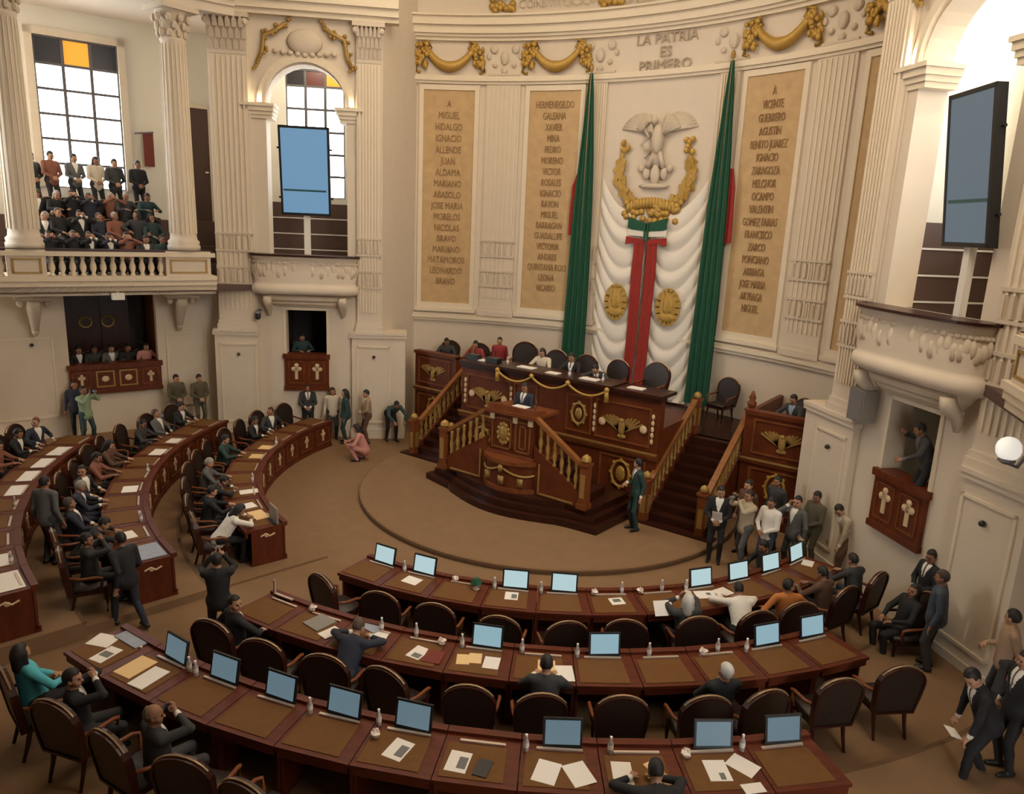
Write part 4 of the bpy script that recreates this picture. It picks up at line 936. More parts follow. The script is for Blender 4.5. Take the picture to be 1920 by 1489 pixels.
SH = [
 ('A1', 1, -.05, .44, -8, .30, .24, 'paper', 'white sheet below the monitor on the second front-row desk', None),
 ('A1', 3, .0, .40, 3, .22, .26, 'paper', 'white page with grey photo under the fourth front-row monitor', (0, .09, -.08, .06)),
 ('A1', 5, .05, .42, 8, .24, .22, 'paper', 'white page with dark photo on the sixth front-row desk', (-.06, .07, -.03, .07)),
 ('A1', 7, -.05, .42, -12, .36, .26, 'paper', 'open pale printed spread below the eighth front-row monitor', (.02, .1, -.02, .06)),
 ('A1', 7, .30, .42, 14, .30, .26, 'paper', 'pale loose page overlapping the spread on the eighth front-row desk', None),
 ('A1', 10, .12, .34, 20, .28, .20, 'paper', 'white sheet on the last front-row desk at right', None),
 ('A2', 3, -.02, .52, -16, .22, .30, 'paper', 'white page with grey photo beside the red blotter', (-.04, .09, -.12, -.02)),
 ('A2', 4, -.24, .5, 8, .18, .24, 'manila', 'cream folded sheet at left of the middle row monitor', None),
 ('A2', 4, -.08, .44, 6, .18, .24, 'manila', 'yellowish sheet between the cream fold and the white page', None),
 ('A2', 4, .16, .5, 0, .22, .28, 'paper', 'plain white page straight below the first middle-row monitor', None),
 ('A2', 5, .05, .48, 0, .24, .32, 'manila', 'manila folder in front of the black-haired man', None),
 ('A2', 5, .30, .60, 6, .24, .36, 'paper', 'long printed page to the right of the black-haired man', None),
 ('A2', 1, .02, .38, -15, .34, .36, 'grey', 'open grey-green binder on the second middle-row desk', None),
 ('A2', 1, .32, .52, -18, .2, .3, 'paper', 'white page beside the grey-green binder', None),
 ('A2', 2, .15, .35, 10, .24, .3, 'paper', 'white page near the leaning man\'s hand', None),
 ('A2', 2, -.12, .14, -18, .42, .2, 'blueprint', 'folded blue-grey newspaper at the far edge of the middle row', None),
 ('A3', 0, -.30, .40, 20, .34, .28, 'paper', 'white crumpled page at the left end of the rear row', None),
 ('A3', 0, .05, .56, 10, .22, .34, 'paper', 'white page with dark picture beside the newspaper', (-.08, .08, -.05, .06)),
 ('A3', 0, -.02, .14, 0, .5, .26, 'blueprint', 'folded blue-grey newspaper at the left end of the rear row', None),
 ('A3', 1, -.28, .50, 2, .30, .42, 'manila', 'manila folder left of the white page on the rear row', None),
 ('A3', 1, .06, .56, 4, .26, .42, 'paper', 'white printed page against the manila folder', None),
 ('A3', 5, -.02, .50, -14, .24, .32, 'paper', 'white page with grey portrait under the fifth rear-row monitor', (0, .1, -.1, .08)),
 ('A3', 6, -.22, .54, -6, .24, .32, 'paper', 'white page with grey portrait on the desk without monitor', (0, .1, -.1, .08)),
 ('A3', 7, -.15, .56, -16, .26, .34, 'paper', 'left one of two pages fanned below the rear-row monitor', None),
 ('A3', 7, .20, .56, 24, .26, .34, 'paper', 'right one of two pages fanned below the rear-row monitor', None),
 ('A3', 8, -.22, .52, -3, .22, .34, 'paper', 'white page at the left of the man at the bottom edge', None),
 ('A3', 8, .18, .52, 30, .12, .38, 'manila', 'narrow manila folder slanting at right of the man at the bottom edge', None),
 ('A3', 9, -.05, .50, -3, .25, .32, 'paper', 'white page with small dark picture on the tenth rear-row desk', (0, .06, -.14, -.04)),
 ('A3', 9, .27, .44, 40, .24, .32, 'paper', 'page turned askew beside the one with small picture', None),
 ('A3', 9, .24, .78, 5, .24, .14, 'paper', 'white page at the near edge of the tenth rear-row desk', None),
 ('B1', 1, .0, .45, 12, .3, .34, 'paper', 'bright white page on the second inner-row desk at left', None),
 ('B1', 0, -.28, .35, 5, .5, .30, 'manila', 'pale open booklet near the aisle end of the inner left row', None),
 ('B1', 2, .0, .3, 5, .26, .4, 'paper', 'white papers on the third inner-row desk at left', None),
 ('B1', 5, .0, .38, 0, .34, .3, 'manila', 'yellow folder on the sixth inner-row desk at left', None),
 ('B1', 6, .1, .38, 0, .34, .3, 'manila', 'cream folder on the seventh inner-row desk at left', None),
 ('B2', 0, .05, .4, 0, .62, .5, 'blueprint', 'blue-grey open newspaper on the aisle-end desk of the left middle row', None),
 ('B2', 1, .0, .5, 8, .36, .24, 'paper', 'white papers on the second middle-row desk at left', None),
 ('B2', 4, .1, .4, 0, .4, .3, 'paper', 'white sheets on the fifth middle-row desk at left', None),
 ('B2', 7, .1, .4, 0, .5, .3, 'paper', 'white sheets on the eighth middle-row desk at left', None),
 ('B2', 8, .0, .4, 0, .4, .3, 'paper', 'white sheets on the ninth middle-row desk at left', None),
 ('B3', 0, .0, .4, 0, .7, .5, 'paper', 'large white sheets on the aisle-end desk of the outer left row', None),
 ('B3', 1, .0, .4, 0, .5, .36, 'paper', 'white sheets on the second outer-row desk at left', None),
 ('B3', 5, .0, .36, 0, .6, .3, 'paper', 'white papers spread on the sixth outer-row desk at left', None),
 ('B3', 6, .0, .36, 0, .66, .3, 'paper', 'white papers spread on the seventh outer-row desk at left', None),
 ('B3', 7, .0, .36, 0, .66, .3, 'paper', 'white papers spread on the eighth outer-row desk at left', None),
 ('B3', 8, .0, .36, 0, .66, .34, 'paper', 'white papers spread on the ninth outer-row desk at left', None),
]
for i, (b, k, dx, dr, tn, w_, h_, m_, lab, pic) in enumerate(SH):
    bl = m_ in ('blueprint', 'grey'); nm = {'blueprint': 'newspaper', 'manila': 'folder', 'grey': 'binder'}.get(m_, 'paper_sheet')
    sheet(b, k, dx, dr, tn, w_, h_, m_, lab, pic, {'blueprint': 'newspaper', 'manila': 'folder', 'grey': 'binder'}.get(m_, 'paper'), lift=.0005*(i % 7), name=nm, thick=.018 if bl else .004)
sheet('A2', 3, .22, .55, 0, .26, .3, 'redpad', 'dark red blotter beside the page with grey photo', None, 'blotter', name='blotter', thick=.01)
sheet('A3', 6, .06, .60, -10, .16, .26, 'black', 'dark phone case lying right of the grey portrait page', None, 'case', name='phone_case', thick=.015)
# bare bracket on the empty end desk, dark monitor at the aisle end of the left block
x, y, z, rz = on_desk('A2', 0, -.1, .12)
t = thing('screen_bracket', 'bare pale metal screen bracket on the empty aisle-end desk', 'bracket', (x, y, z+.80), rz)
MB().box(-.2, .2, -.02, .02, 0, .02).build('foot', 'metal', t); MB().box(-.2, -.17, -.015, .015, .02, .24).build('upright', 'metal', t)
x, y, z, rz = on_desk('B1', 0, .2, .2)
t = thing('desk_monitor', 'dark grey monitor seen from behind at the aisle end of the inner left row', 'monitor', (x, y, .765), rz+R(180))
q = MB(); q.box(-.22, .22, -.02, .02, .02, .34); q.build('bezel', 'grey', t); MB().box(-.15, .15, -.07, .07, 0, .02).build('stand', 'black', t); MB().box(-.19, .19, -.026, -.018, .05, .31).build('screen', 'black', t)
x, y, z, rz = on_desk('A1', 2, .22, .3)
t = thing('reading_lamp', 'small dark green shaded lamp on the third front-row desk', 'lamp', (x, y, z+.768), rz)
q = MB(); q.lathe([(.06, 0), (.05, .015), (.012, .02), (.012, .12)], n=10); q.build('base', 'metal', t); q = MB(); q.lathe([(.1, .1), (.05, .19), (.02, .2)], n=12); q.build('shade', 'green', t)
# ------------------------------------------------------------------ people: one continuous surface each, from a smooth signed-distance body
def nrm(v): v = np.asarray(v, float); return v/max(1e-9, np.linalg.norm(v))
class Body:
    def __init__(s): s.p = []
    def cap(s, a, b, ra, rb, c, k=.03): s.p.append(('c', np.array(a, float), np.array(b, float), ra, rb, c, k)); return s
    def ell(s, o, r, ax, c, k=.03): s.p.append(('e', np.array(o, float), np.array(r, float), np.array(ax, float), 0, c, k)); return s
    @staticmethod
    def dist(p, P):
        if p[0] == 'c':
            a, b = p[1], p[2]; ba = b-a; q = P-a; h = np.clip(q@ba/max(1e-9, ba@ba), 0, 1)
            return np.linalg.norm(q-h[..., None]*ba, axis=-1)-(p[3]+h*(p[4]-p[3]))
        q = (P-p[1])@p[3].T; k0 = np.linalg.norm(q/p[2], axis=-1); k1 = np.linalg.norm(q/(p[2]**2), axis=-1)
        return k0*(k0-1)/np.maximum(k1, 1e-9)
    def box(s, p, m):
        if p[0] == 'c':
            r = max(p[3], p[4])+m; return np.minimum(p[1], p[2])-r, np.maximum(p[1], p[2])+r
        r = max(p[2])+m; return p[1]-r, p[1]+r
    def surface(s, vox, cut=None):
        bs = [s.box(p, .05) for p in s.p]; lo = np.min([b[0] for b in bs], 0); hi = np.max([b[1] for b in bs], 0)
        n = np.ceil((hi-lo)/vox).astype(int)+2; G = np.full(n, .2, np.float32)
        ax = [lo[i]+vox*np.arange(n[i]) for i in range(3)]
        for p, (a, b) in zip(s.p, bs):
            i0 = np.maximum(0, np.floor((a-lo)/vox).astype(int)); i1 = np.minimum(n, np.ceil((b-lo)/vox).astype(int)+1)
            P = np.stack(np.meshgrid(*[ax[i][i0[i]:i1[i]] for i in range(3)], indexing='ij'), -1)
            d = s.dist(p, P); sl = tuple(slice(i0[i], i1[i]) for i in range(3)); F = G[sl]; k = p[6]
            h = np.clip(.5+.5*(F-d)/k, 0, 1); G[sl] = F*(1-h)+d*h-k*h*(1-h)
        if cut is not None:
            P = np.stack(np.meshgrid(*ax, indexing='ij'), -1); G = np.maximum(G, cut(P)).astype(np.float32)
        return s.nets(G, lo, vox)
    @staticmethod
    def nets(G, lo, vox):
        n = G.shape; I = G < 0
        c = [G[i:n[0]-1+i, j:n[1]-1+j, k:n[2]-1+k] for i in (0, 1) for j in (0, 1) for k in (0, 1)]
        cnt = sum((q < 0).astype(int) for q in c); act = (cnt > 0) & (cnt < 8)
        idx = np.full(act.shape, -1, int); cells = np.argwhere(act); idx[act] = np.arange(len(cells))
        off = [(i, j, k) for i in (0, 1) for j in (0, 1) for k in (0, 1)]
        V = np.stack([q[act] for q in c], 1); acc = np.zeros((len(cells), 3)); w = np.zeros(len(cells))
        for a in range(8):
            for b in range(a+1, 8):
                oa, ob = np.array(off[a]), np.array(off[b])
                if np.abs(oa-ob).sum() != 1: continue
                m = (V[:, a] < 0) != (V[:, b] < 0); t = V[:, a]/(V[:, a]-V[:, b]+1e-12)
                acc[m] += oa+t[m, None]*(ob-oa); w[m] += 1
        vs = lo+vox*(cells+acc/w[:, None]); F = []
        for d in range(3):
            e1, e2 = (d+1) % 3, (d+2) % 3
            sl0 = [slice(None)]*3; sl1 = [slice(None)]*3; sl0[d] = slice(0, -1); sl1[d] = slice(1, None)
            ch = I[tuple(sl0)] != I[tuple(sl1)]; ed = np.argwhere(ch)
            ed = ed[(ed[:, e1] > 0) & (ed[:, e2] > 0) & (ed[:, e1] < n[e1]-1) & (ed[:, e2] < n[e2]-1)]
            u1 = np.zeros(3, int); u1[e1] = 1; u2 = np.zeros(3, int); u2[e2] = 1
            q = [idx[tuple((ed-o).T)] for o in (u1+u2, u2, np.zeros(3, int), u1)]
            F.append(np.stack(q, 1))
        F = np.concatenate(F); return vs, F[(F >= 0).all(1)]
SKIN, JACK, TROU, SHOE, EYE, LIP, SHIRT, TIE = range(8)
PM = ['skin', 'jacket', 'trous', 'shoe', 'eye', 'lip', 'shirt', 'tie']
def ik(a, c, l1, l2, pole):
    a, c = np.array(a, float), np.array(c, float); d = np.linalg.norm(c-a); u = nrm(c-a); d = min(d, (l1+l2)*.998); c = a+u*d
    x = (l1*l1-l2*l2+d*d)/(2*d); h = math.sqrt(max(0, l1*l1-x*x)); pv = np.array(pole, float); pv = nrm(pv-u*(pv@u))
    return a+u*x+pv*h, c
def make_pose(name, pel, lean=0., head=(0, 0), hands=(None, None), feet=((-.1, .0, .0), (.1, .0, .0)), kpole=(0, 1, 0), epole=(0, -1, -.3), hd=(0, .3, -1), pn=(0, -1, 0), curl=.5, toe=(0, 1, 0), vox=.0135, bare_arm=False, side=0., twist=0.):
    B = Body(); P = np.array(pel, float); L = R(lean); sd = R(side)
    u = nrm((math.sin(sd), math.sin(L), math.cos(L))); X = nrm(np.array((1, 0, 0))-u*u[0])
    if twist: t = R(twist); f0 = np.cross(u, X); X = X*math.cos(t)+f0*math.sin(t)
    f = np.cross(u, X)
    def T(x, fy, h): return P+X*x+f*fy+u*h
    # trunk
    B.cap(T(-.075, 0, -.01), T(.075, 0, -.01), .118, .118, TROU)
    B.cap(T(0, 0, -.05), T(0, .0, .2), .158, .135, JACK, .05)
    B.ell(T(0, .005, .20), (.165, .115, .2), (X, f, u), JACK, .05)
    B.ell(T(0, .005, .35), (.188, .125, .19), (X, f, u), JACK, .05)
    B.cap(T(-.15, -.01, .455), T(.15, -.01, .455), .062, .062, JACK, .05)
    N = T(0, .0, .56); B.cap(T(0, -.01, .46), N, .056, .052, SKIN, .015)
    B.cap(T(0, -.012, .465), T(0, -.008, .505), .07, .062, JACK, .02)
    hp, hy = R(head[0]), R(head[1])
    hf = nrm(f*math.cos(hy)-X*math.sin(hy)); hx = np.cross(hf, u); hu = nrm(u if lean < 35 else u*.5+np.array((0, 0, .5))); hf = nrm(hf-hu*(hf@hu)); hx = np.cross(hf, hu)
    hu, hf = nrm(hu*math.cos(hp)+hf*math.sin(hp)), nrm(hf*math.cos(hp)-hu*math.sin(hp))
    def Hd(x, y, z): return N+hx*x+hf*y+hu*z
    ax = (hx, hf, hu)
    B.ell(Hd(0, .0, .11), (.076, .096, .105), ax, SKIN, .02); B.cap(Hd(0, .02, .05), Hd(0, .058, .012), .058, .036, SKIN, .03)
    B.cap(Hd(0, .092, .088), Hd(0, .112, .058), .010, .016, SKIN, .012); B.cap(Hd(-.035, .085, .115), Hd(.035, .085, .115), .012, .012, SKIN, .015)
    for e in (-1, 1):
        B.ell(Hd(e*.078, -.005, .085), (.012, .02, .032), ax, SKIN, .008); B.cap(Hd(e*.045, .05, .06), Hd(e*.04, .06, .05), .03, .03, SKIN, .03)
        B.cap(Hd(e*.03, .088, .097), Hd(e*.034, .088, .097), .0115, .0115, EYE, .004)
    B.cap(Hd(-.02, .088, .03), Hd(.02, .088, .03), .010, .010, LIP, .006)
    # arms and hands
    SH = []
    for e, tgt in zip((-1, 1), hands):
        Sx = T(e*.19, -.005, .445); hdd = np.array(hd if not isinstance(hd, dict) else hd[e], float); pnn = np.array(pn if not isinstance(pn, dict) else pn[e], float)
        hdd = hdd*np.array((e if hdd[0] else 1, 1, 1)) if not isinstance(hd, dict) else hdd
        if tgt is None: tgt = T(e*.27, .04, -.08)
        ep = np.array(epole, float)*np.array((e, 1, 1))
        E_, Wr = ik(Sx, tgt, .29, .26, ep); fa = nrm(Wr-E_); hdn = nrm(.45*fa+.55*nrm(hdd)); pnn = nrm(pnn-hdn*(pnn@hdn)); sv = np.cross(hdn, pnn)
        B.cap(Sx, E_, .062, .049, JACK, .04); B.cap(E_, Wr-fa*.03, .047, .036, SKIN if bare_arm else JACK, .02)
        B.cap(Wr-fa*.045, Wr-fa*.025, .034, .034, SHIRT, .006); B.cap(Wr-fa*.03, Wr+hdn*.02, .025, .025, SKIN, .012)
        for o in (-.02, .02): B.cap(Wr+hdn*.01+sv*o*.6, Wr+hdn*.08+sv*o, .019, .0165, SKIN, .012)
        for i in range(4):
            b0 = Wr+hdn*.085+sv*(-.036+.024*i); l = (.036, .043, .04, .03)[i if e < 0 else 3-i]; c1 = curl*.6; c2 = curl*1.5
            d1 = hdn*math.cos(c1)+pnn*math.sin(c1)+sv*(-.09+.06*i); d2 = hdn*math.cos(c2)+pnn*math.sin(c2)+sv*(-.09+.06*i)
            m1 = b0+d1*l; B.cap(b0, m1, .0105, .0098, SKIN, .004); B.cap(m1, m1+d2*l*.9, .0098, .0085, SKIN, .004)
        th = -1 if e*np.dot(sv, hx) > 0 else 1
        b0 = Wr+hdn*.028+sv*th*.022; d1 = nrm(hdn*.6+sv*th*.75+pnn*.2); B.cap(b0, b0+d1*.04, .0135, .0115, SKIN, .006); B.cap(b0+d1*.04, b0+d1*.04+nrm(hdn+sv*th*.25+pnn*.3)*.03, .0115, .0095, SKIN, .004)
    # legs
    for e, ft in zip((-1, 1), feet):
        hip = P+X*(e*.09)-np.array((0, 0, .02)); an = np.array(ft, float)+np.array((0, 0, .085)); K, an = ik(hip, an, .43, .42, np.array(kpole, float)+np.array((e*.12, 0, 0)))
        B.cap(hip, K, .088, .062, TROU, .03); B.cap(K, K*.6+an*.4, .060, .058, TROU, .02); B.cap(K*.6+an*.4, an-np.array((0, 0, .03)), .058, .046, TROU, .02)
        td = nrm(np.array(toe, float)+np.array((e*.12, 0, 0))); B.cap(an-np.array((0, 0, .045))-td*.04, an-np.array((0, 0, .052))+td*.15, .042, .033, SHOE, .012)
    vs, F = B.surface(vox)
    best = np.full(len(vs), 9.); cid = np.zeros(len(vs), int)
    for p in B.p:
        d = Body.dist(p, vs)-(.006 if p[5] in (EYE, LIP, SHIRT) else 0); m = d < best; best[m] = d[m]; cid[m] = p[5]
    # open jacket front: shirt and tie
    q = vs-P; lx, lf, lh = q@X, q@f, q@u
    v = (cid == JACK) & (lf > .045) & (lh > .2) & (np.abs(lx) < (lh-.19)*.30) & (np.abs(lx) < .085); cid[v] = SHIRT
    tie = v & (np.abs(lx) < .021); cid[tie] = TIE
    fc = np.array([np.bincount(c_, minlength=8).argmax() for c_ in cid[F]])
    me = bpy.data.meshes.new('body_'+name); me.from_pydata(vs.tolist(), [], F.tolist())
    for m in PM: me.materials.append(M[m])
    me.polygons.foreach_set('material_index', fc.tolist()); me.polygons.foreach_set('use_smooth', [True]*len(F))
    bm = bmesh.new(); bm.from_mesh(me); bmesh.ops.recalc_face_normals(bm, faces=bm.faces); bm.to_mesh(me); bm.free(); me.update()
    hm = Matrix(((hx[0], hf[0], hu[0], N[0]), (hx[1], hf[1], hu[1], N[1]), (hx[2], hf[2], hu[2], N[2]), (0, 0, 0, 1)))
    return me, hm
def hair_mesh(kind):
    B = Body(); I3 = np.eye(3)
    B.ell((0, -.004, .117), (.083, .103, .112), I3, 0, .02)
    if kind == 'long':
        B.cap((0, -.05, .08), (0, -.065, -.07), .075, .07, 0, .04)
        for e in (-1, 1): B.cap((e*.07, .0, .1), (e*.075, -.01, -.03), .025, .03, 0, .03)
    if kind == 'bun': B.cap((0, -.11, .14), (0, -.12, .13), .04, .04, 0, .02)
    def cut(P):
        x, y, z = P[..., 0], P[..., 1], P[..., 2]
        hl = np.minimum((.165-z), 9)*.7; face = np.minimum(y-.035-.0*z, (.158+.25*np.maximum(0, -(y-.03)))-z)
        if kind == 'long': low = np.minimum(y-.01, .02-z); return np.maximum(face, low)
        neck = .045-z+np.maximum(0, y+.02)*1.1
        if kind == 'thin': return np.maximum(np.maximum(face, neck), np.minimum(y+.05, z-.12) if True else 0)
        return np.maximum(face, neck)
    vs, F = B.surface(.0115, cut)
    me = bpy.data.meshes.new('hair_'+kind); me.from_pydata(vs.tolist(), [], F.tolist()); me.materials.append(M['hair'])
    me.polygons.foreach_set('use_smooth', [True]*len(F))
    bm = bmesh.new(); bm.from_mesh(me); bmesh.ops.recalc_face_normals(bm, faces=bm.faces); bm.to_mesh(me); bm.free(); me.update(); return me
HAIR = {k: hair_mesh(k) for k in ('short', 'long', 'bun', 'thin')}
SITF = ((-.13, .40, 0), (.13, .42, 0))
POSES = {
 'stand': make_pose('stand', (0, 0, .93), 1, (4, 0), (None, None), curl=.5),
 'front': make_pose('front', (0, 0, .93), 0, (12, 10), ((-.05, .2, .98), (.06, .22, .99)), hd=(-.6, .4, -.3), pn=(0, -1, 0), epole=(1, -.4, -.4), curl=.7),
 'photo': make_pose('photo', (0, -.03, .93), -2, (2, 0), ((-.08, .26, 1.53), (.08, .26, 1.53)), hd=(-.3, .5, .9), pn=(0, 0, 1), epole=(.8, .1, -1), curl=.9, feet=((-.13, .05, 0), (.12, -.12, 0))),
 'walk': make_pose('walk', (0, 0, .90), 6, (4, 0), ((-.27, -.12, .86), (.27, .2, .90)), curl=.5, feet=((-.09, .26, 0), (.09, -.28, .03))),
 'turn': make_pose('turn', (0, 0, .93), 2, (3, -45), ((-.26, .06, .86), (.12, .24, 1.12)), curl=.6, twist=-15),
 'phone': make_pose('phone', (0, 0, .93), 1, (0, 15), ((-.26, .05, .85), (.12, .12, 1.5)), hd=(-.1, .1, 1), pn=(-1, 0, 0), epole=(.6, .2, -1), curl=1.0),
 'bend': make_pose('bend', (0, -.12, .90), 58, (5, 0), ((-.18, .62, .78), (.16, .64, .80)), curl=.6, hd=(0, .7, -.6), epole=(.6, -.2, .2), feet=((-.13, .05, 0), (.13, -.1, 0))),
 'stoop': make_pose('stoop', (0, -.04, .91), 24, (15, 20), ((-.2, .26, .74), (.24, .20, .72)), curl=.8, hd=(0, .8, -.4), epole=(.7, -.5, .1), feet=((-.1, .18, 0), (.11, -.18, .02))),
 'crouch': make_pose('crouch', (0, -.08, .34), 18, (5, 0), ((-.14, .36, .50), (.14, .38, .52)), curl=.8, hd=(0, .8, .3), epole=(.8, -.2, -.5), feet=((-.13, .1, 0), (.13, -.02, 0)), kpole=(0, 1, .9)),
 'sit': make_pose('sit', (0, .0, .56), 8, (12, 0), ((-.14, .45, .83), (.16, .45, .83)), curl=.5, hd=(-.3, .9, -.1), pn=(0, 0, -1), epole=(.9, -.2, -.6), feet=SITF, kpole=(0, .5, 1)),
 'sitback': make_pose('sitback', (0, .05, .56), -9, (2, 15), ((-.10, .32, .70), (.12, .34, .70)), curl=.6, hd=(-.4, .8, -.2), pn=(0, 0, -1), epole=(1, -.3, -.4), feet=SITF, kpole=(0, .5, 1)),
 'sitlean': make_pose('sitlean', (0, .03, .56), 38, (18, -8), ((-.2, .62, .84), (.08, .62, .84)), curl=.5, hd=(-.3, .9, -.1), pn=(0, 0, -1), epole=(1, -.1, 0), feet=SITF, kpole=(0, .5, 1)),
 'sitturn': make_pose('sitturn', (0, .0, .56), 2, (-4, -70), ((-.2, .3, .72), (.30, .22, .76)), curl=.6, hd=(0, .9, -.2), pn=(0, 0, -1), epole=(.9, -.4, -.2), feet=SITF, kpole=(0, .5, 1), twist=-25),
 'sithands': make_pose('sithands', (0, .04, .56), -2, (2, -25), ((-.04, .24, 1.16), (.05, .24, 1.17)), curl=1.1, hd=(-.5, .2, .9), pn=(0, -1, 0), epole=(1, -.1, -.6), feet=SITF, kpole=(0, .5, 1)),
 'rail': make_pose('rail', (0, -.1, .92), 22, (0, -10), ((-.26, .42, 1.02), (.22, .30, 1.40)), curl=.8, hd=(0, .7, .1), epole=(1, -.2, -.3)),
}
C = dict(navy=(.018, .022, .04), black=(.010, .010, .012), char=(.035, .035, .036), grey=(.10, .10, .10), olive=(.085, .072, .042), beige=(.42, .35, .24), white=(.72, .69, .62), cream=(.55, .47, .36),
 teal=(.08, .42, .50), jean=(.045, .06, .085), brown=(.10, .05, .03), pink=(.50, .23, .20), orange=(.46, .16, .035), red=(.26, .025, .03), green=(.25, .33, .20), tan=(.33, .22, .14), dteal=(.02, .05, .05), rust=(.22, .08, .05), blue=(.25, .33, .45))
SK = ((.36, .19, .11), (.42, .23, .14), (.30, .15, .085), (.26, .125, .07))
HB, HG, HW = (.010, .008, .007), (.28, .26, .23), (.55, .53, .48)
def person(pose, x, y, z, rz, jacket, trousers, label, hair='short', ht=HB, shirt='white', tie=None, group=None, sc=1.0, skin=None):
    me, hm = POSES[pose]; o = link('person', me, None, (x, y, z), rz, None, label, 'person', group); o.scale = (sc, sc, sc)
    j = C[jacket]; sh = C[shirt] if shirt else j; ti = C[tie] if tie else (sh if shirt else j)
    pr_ = dict(skin_tone=skin or rng.choice(SK), jacket=j, trousers=C[trousers], shirt=sh, tie=ti)
    for k, v_ in pr_.items(): o[k] = [float(q) for q in v_]
    if hair:
        h = link('hair', HAIR[hair], o); h.matrix_local = hm; h['hair_tone'] = [float(q) for q in ht]
    return o
def look(x, y, tx, ty): return math.atan2(-(tx-x), ty-y)
def seat(b, k, pose, jk, tr, label, dr=0., da=0., drz=0., **kw):
    a, r0, r1, z = unit(b, k); cr = {'A1': 8.22, 'A2': 10.2, 'A3': 12.45, 'B1': 8.4, 'B2': 10.75, 'B3': 12.9}[b]
    x, y = pol(cr-.06+dr, a+da); return person(pose, x, y, z, face_center(x, y)+R(drz), jk, tr, label, **kw)
# standing along the left wall
def st(pose, x, y, z, tx, ty, *a, **k): return person(pose, x, y, z, look(x, y, tx, ty), *a, **k)
st('stand', -11.85, -6.35, .3, -5, -9, 'navy', 'black', 'person in dark navy coat standing by the brown box at far left wall', shirt=None)
st('photo', -11.05, -6.45, .3, -2, -4, 'green', 'dteal', 'person in pale greenish shirt raising a camera before the brown wall box', shirt=None, sc=.98)
st('front', -10.82, -3.95, .3, -3, -5, 'olive', 'olive', 'left one of two olive-clad guards against the left pier', shirt=None)
st('front', -10.42, -3.45, .3, -3, -5, 'olive', 'olive', 'right one of two olive-clad guards against the left pier', shirt=None)
st('front', -8.3, -1.1, 0, -2, -6, 'char', 'black', 'person in dark suit and white shirt standing below the left wall box', tie='navy')
st('stand', -7.55, -.75, 0, -3, -4, 'cream', 'char', 'person in cream jacket standing right of the left wall box', hair='long', shirt=None, sc=.97)
st('stand', -6.95, -.75, 0, -9, -3, 'dteal', 'dteal', 'person in long dark coat standing with back turned by the dais stairs', hair='long', shirt=None)
st('front', -6.45, -.35, 0, -8, -3, 'tan', 'brown', 'person in light tan jacket standing left of the dais stairs', shirt='cream')
st('bend', -6.1, .35, 0, -3.0, -1.0, 'dteal', 'black', 'person in dark clothes bending over beside the left dais stairs', shirt=None)
st('crouch', -5.35, -1.6, 0, -8, -4, 'pink', 'pink', 'person in pink crouching on the carpet left of the dais', shirt=None, hair='long')
# right of the dais
st('turn', 3.08, -1.05, .13, 0, -6, 'dteal', 'dteal', 'guard-like person in dark suit standing at the foot of the right stairs', tie='navy')
st('front', 5.02, -1.15, 0, 6, -5, 'black', 'black', 'person in black holding white papers at right newel post', shirt='white')
st('photo', 5.55, -1.05, 0, 2, -6, 'beige', 'grey', 'person in beige jacket filming at the right side of the dais', shirt=None)
st('stand', 5.35, -.35, 0, 3, -5, 'brown', 'black', 'dark-haired person in brown standing behind the camera operators', shirt=None)
st('front', 6.05, -1.05, 0, 4, -6, 'white', 'jean', 'person in white shirt and jeans among the press at right', shirt=None)
st('phone', 6.45, -.65, 0, 4, -6, 'grey', 'char', 'person in grey striped top beside the white-shirted one', shirt='white')
st('crouch', 6.3, -1.75, 0, 3, -6, 'black', 'black', 'person in black crouching before the press group', shirt=None)
st('stand', 5.75, .35, 0, 3, -5, 'char', 'black', 'person in charcoal standing under the gold medallion of the right box', shirt=None)
st('front', 6.68, -.05, 0, 3, -6, 'olive', 'olive', 'olive-clad guard with a white paper against the right pier', shirt=None)
st('stoop', 7.35, -.12, 0, 4, -3, 'beige', 'brown', 'person in beige-white jacket leaning over at the right wall', shirt='white')
seat('A1', 10, 'sit', 'char', 'jean', 'person in dark top and jeans at the last front-row desk by the right wall', drz=-15, shirt=None)
st('sitback', 8.85, -2.55, .0, 5, -6, 'black', 'black', 'long-haired person in black sitting left of the dark-suited doorman', hair='long', shirt=None)
st('front', 9.0, -1.75, 0, 5, -6, 'black', 'black', 'person in black suit standing right below the right wall box', tie='black')
st('stand', 9.28, -2.95, .15, 4, -3, 'jean', 'char', 'person in blue denim jacket leaning on the right pier', shirt=None, ht=(.05, .035, .025))
st('stoop', 10.12, -5.5, .15, 3, -9.5, 'black', 'black', 'person in black suit stooping with a white paper at right edge', tie='black')
st('turn', 10.25, -3.7, .15, 3, -8, 'tan', 'char', 'person in brown-grey jacket behind the suited pair at right edge', shirt=None)
st('stand', 10.42, -5.2, .30, 4, -10, 'black', 'black', 'person in black suit with striped tie at the right edge', tie='grey')
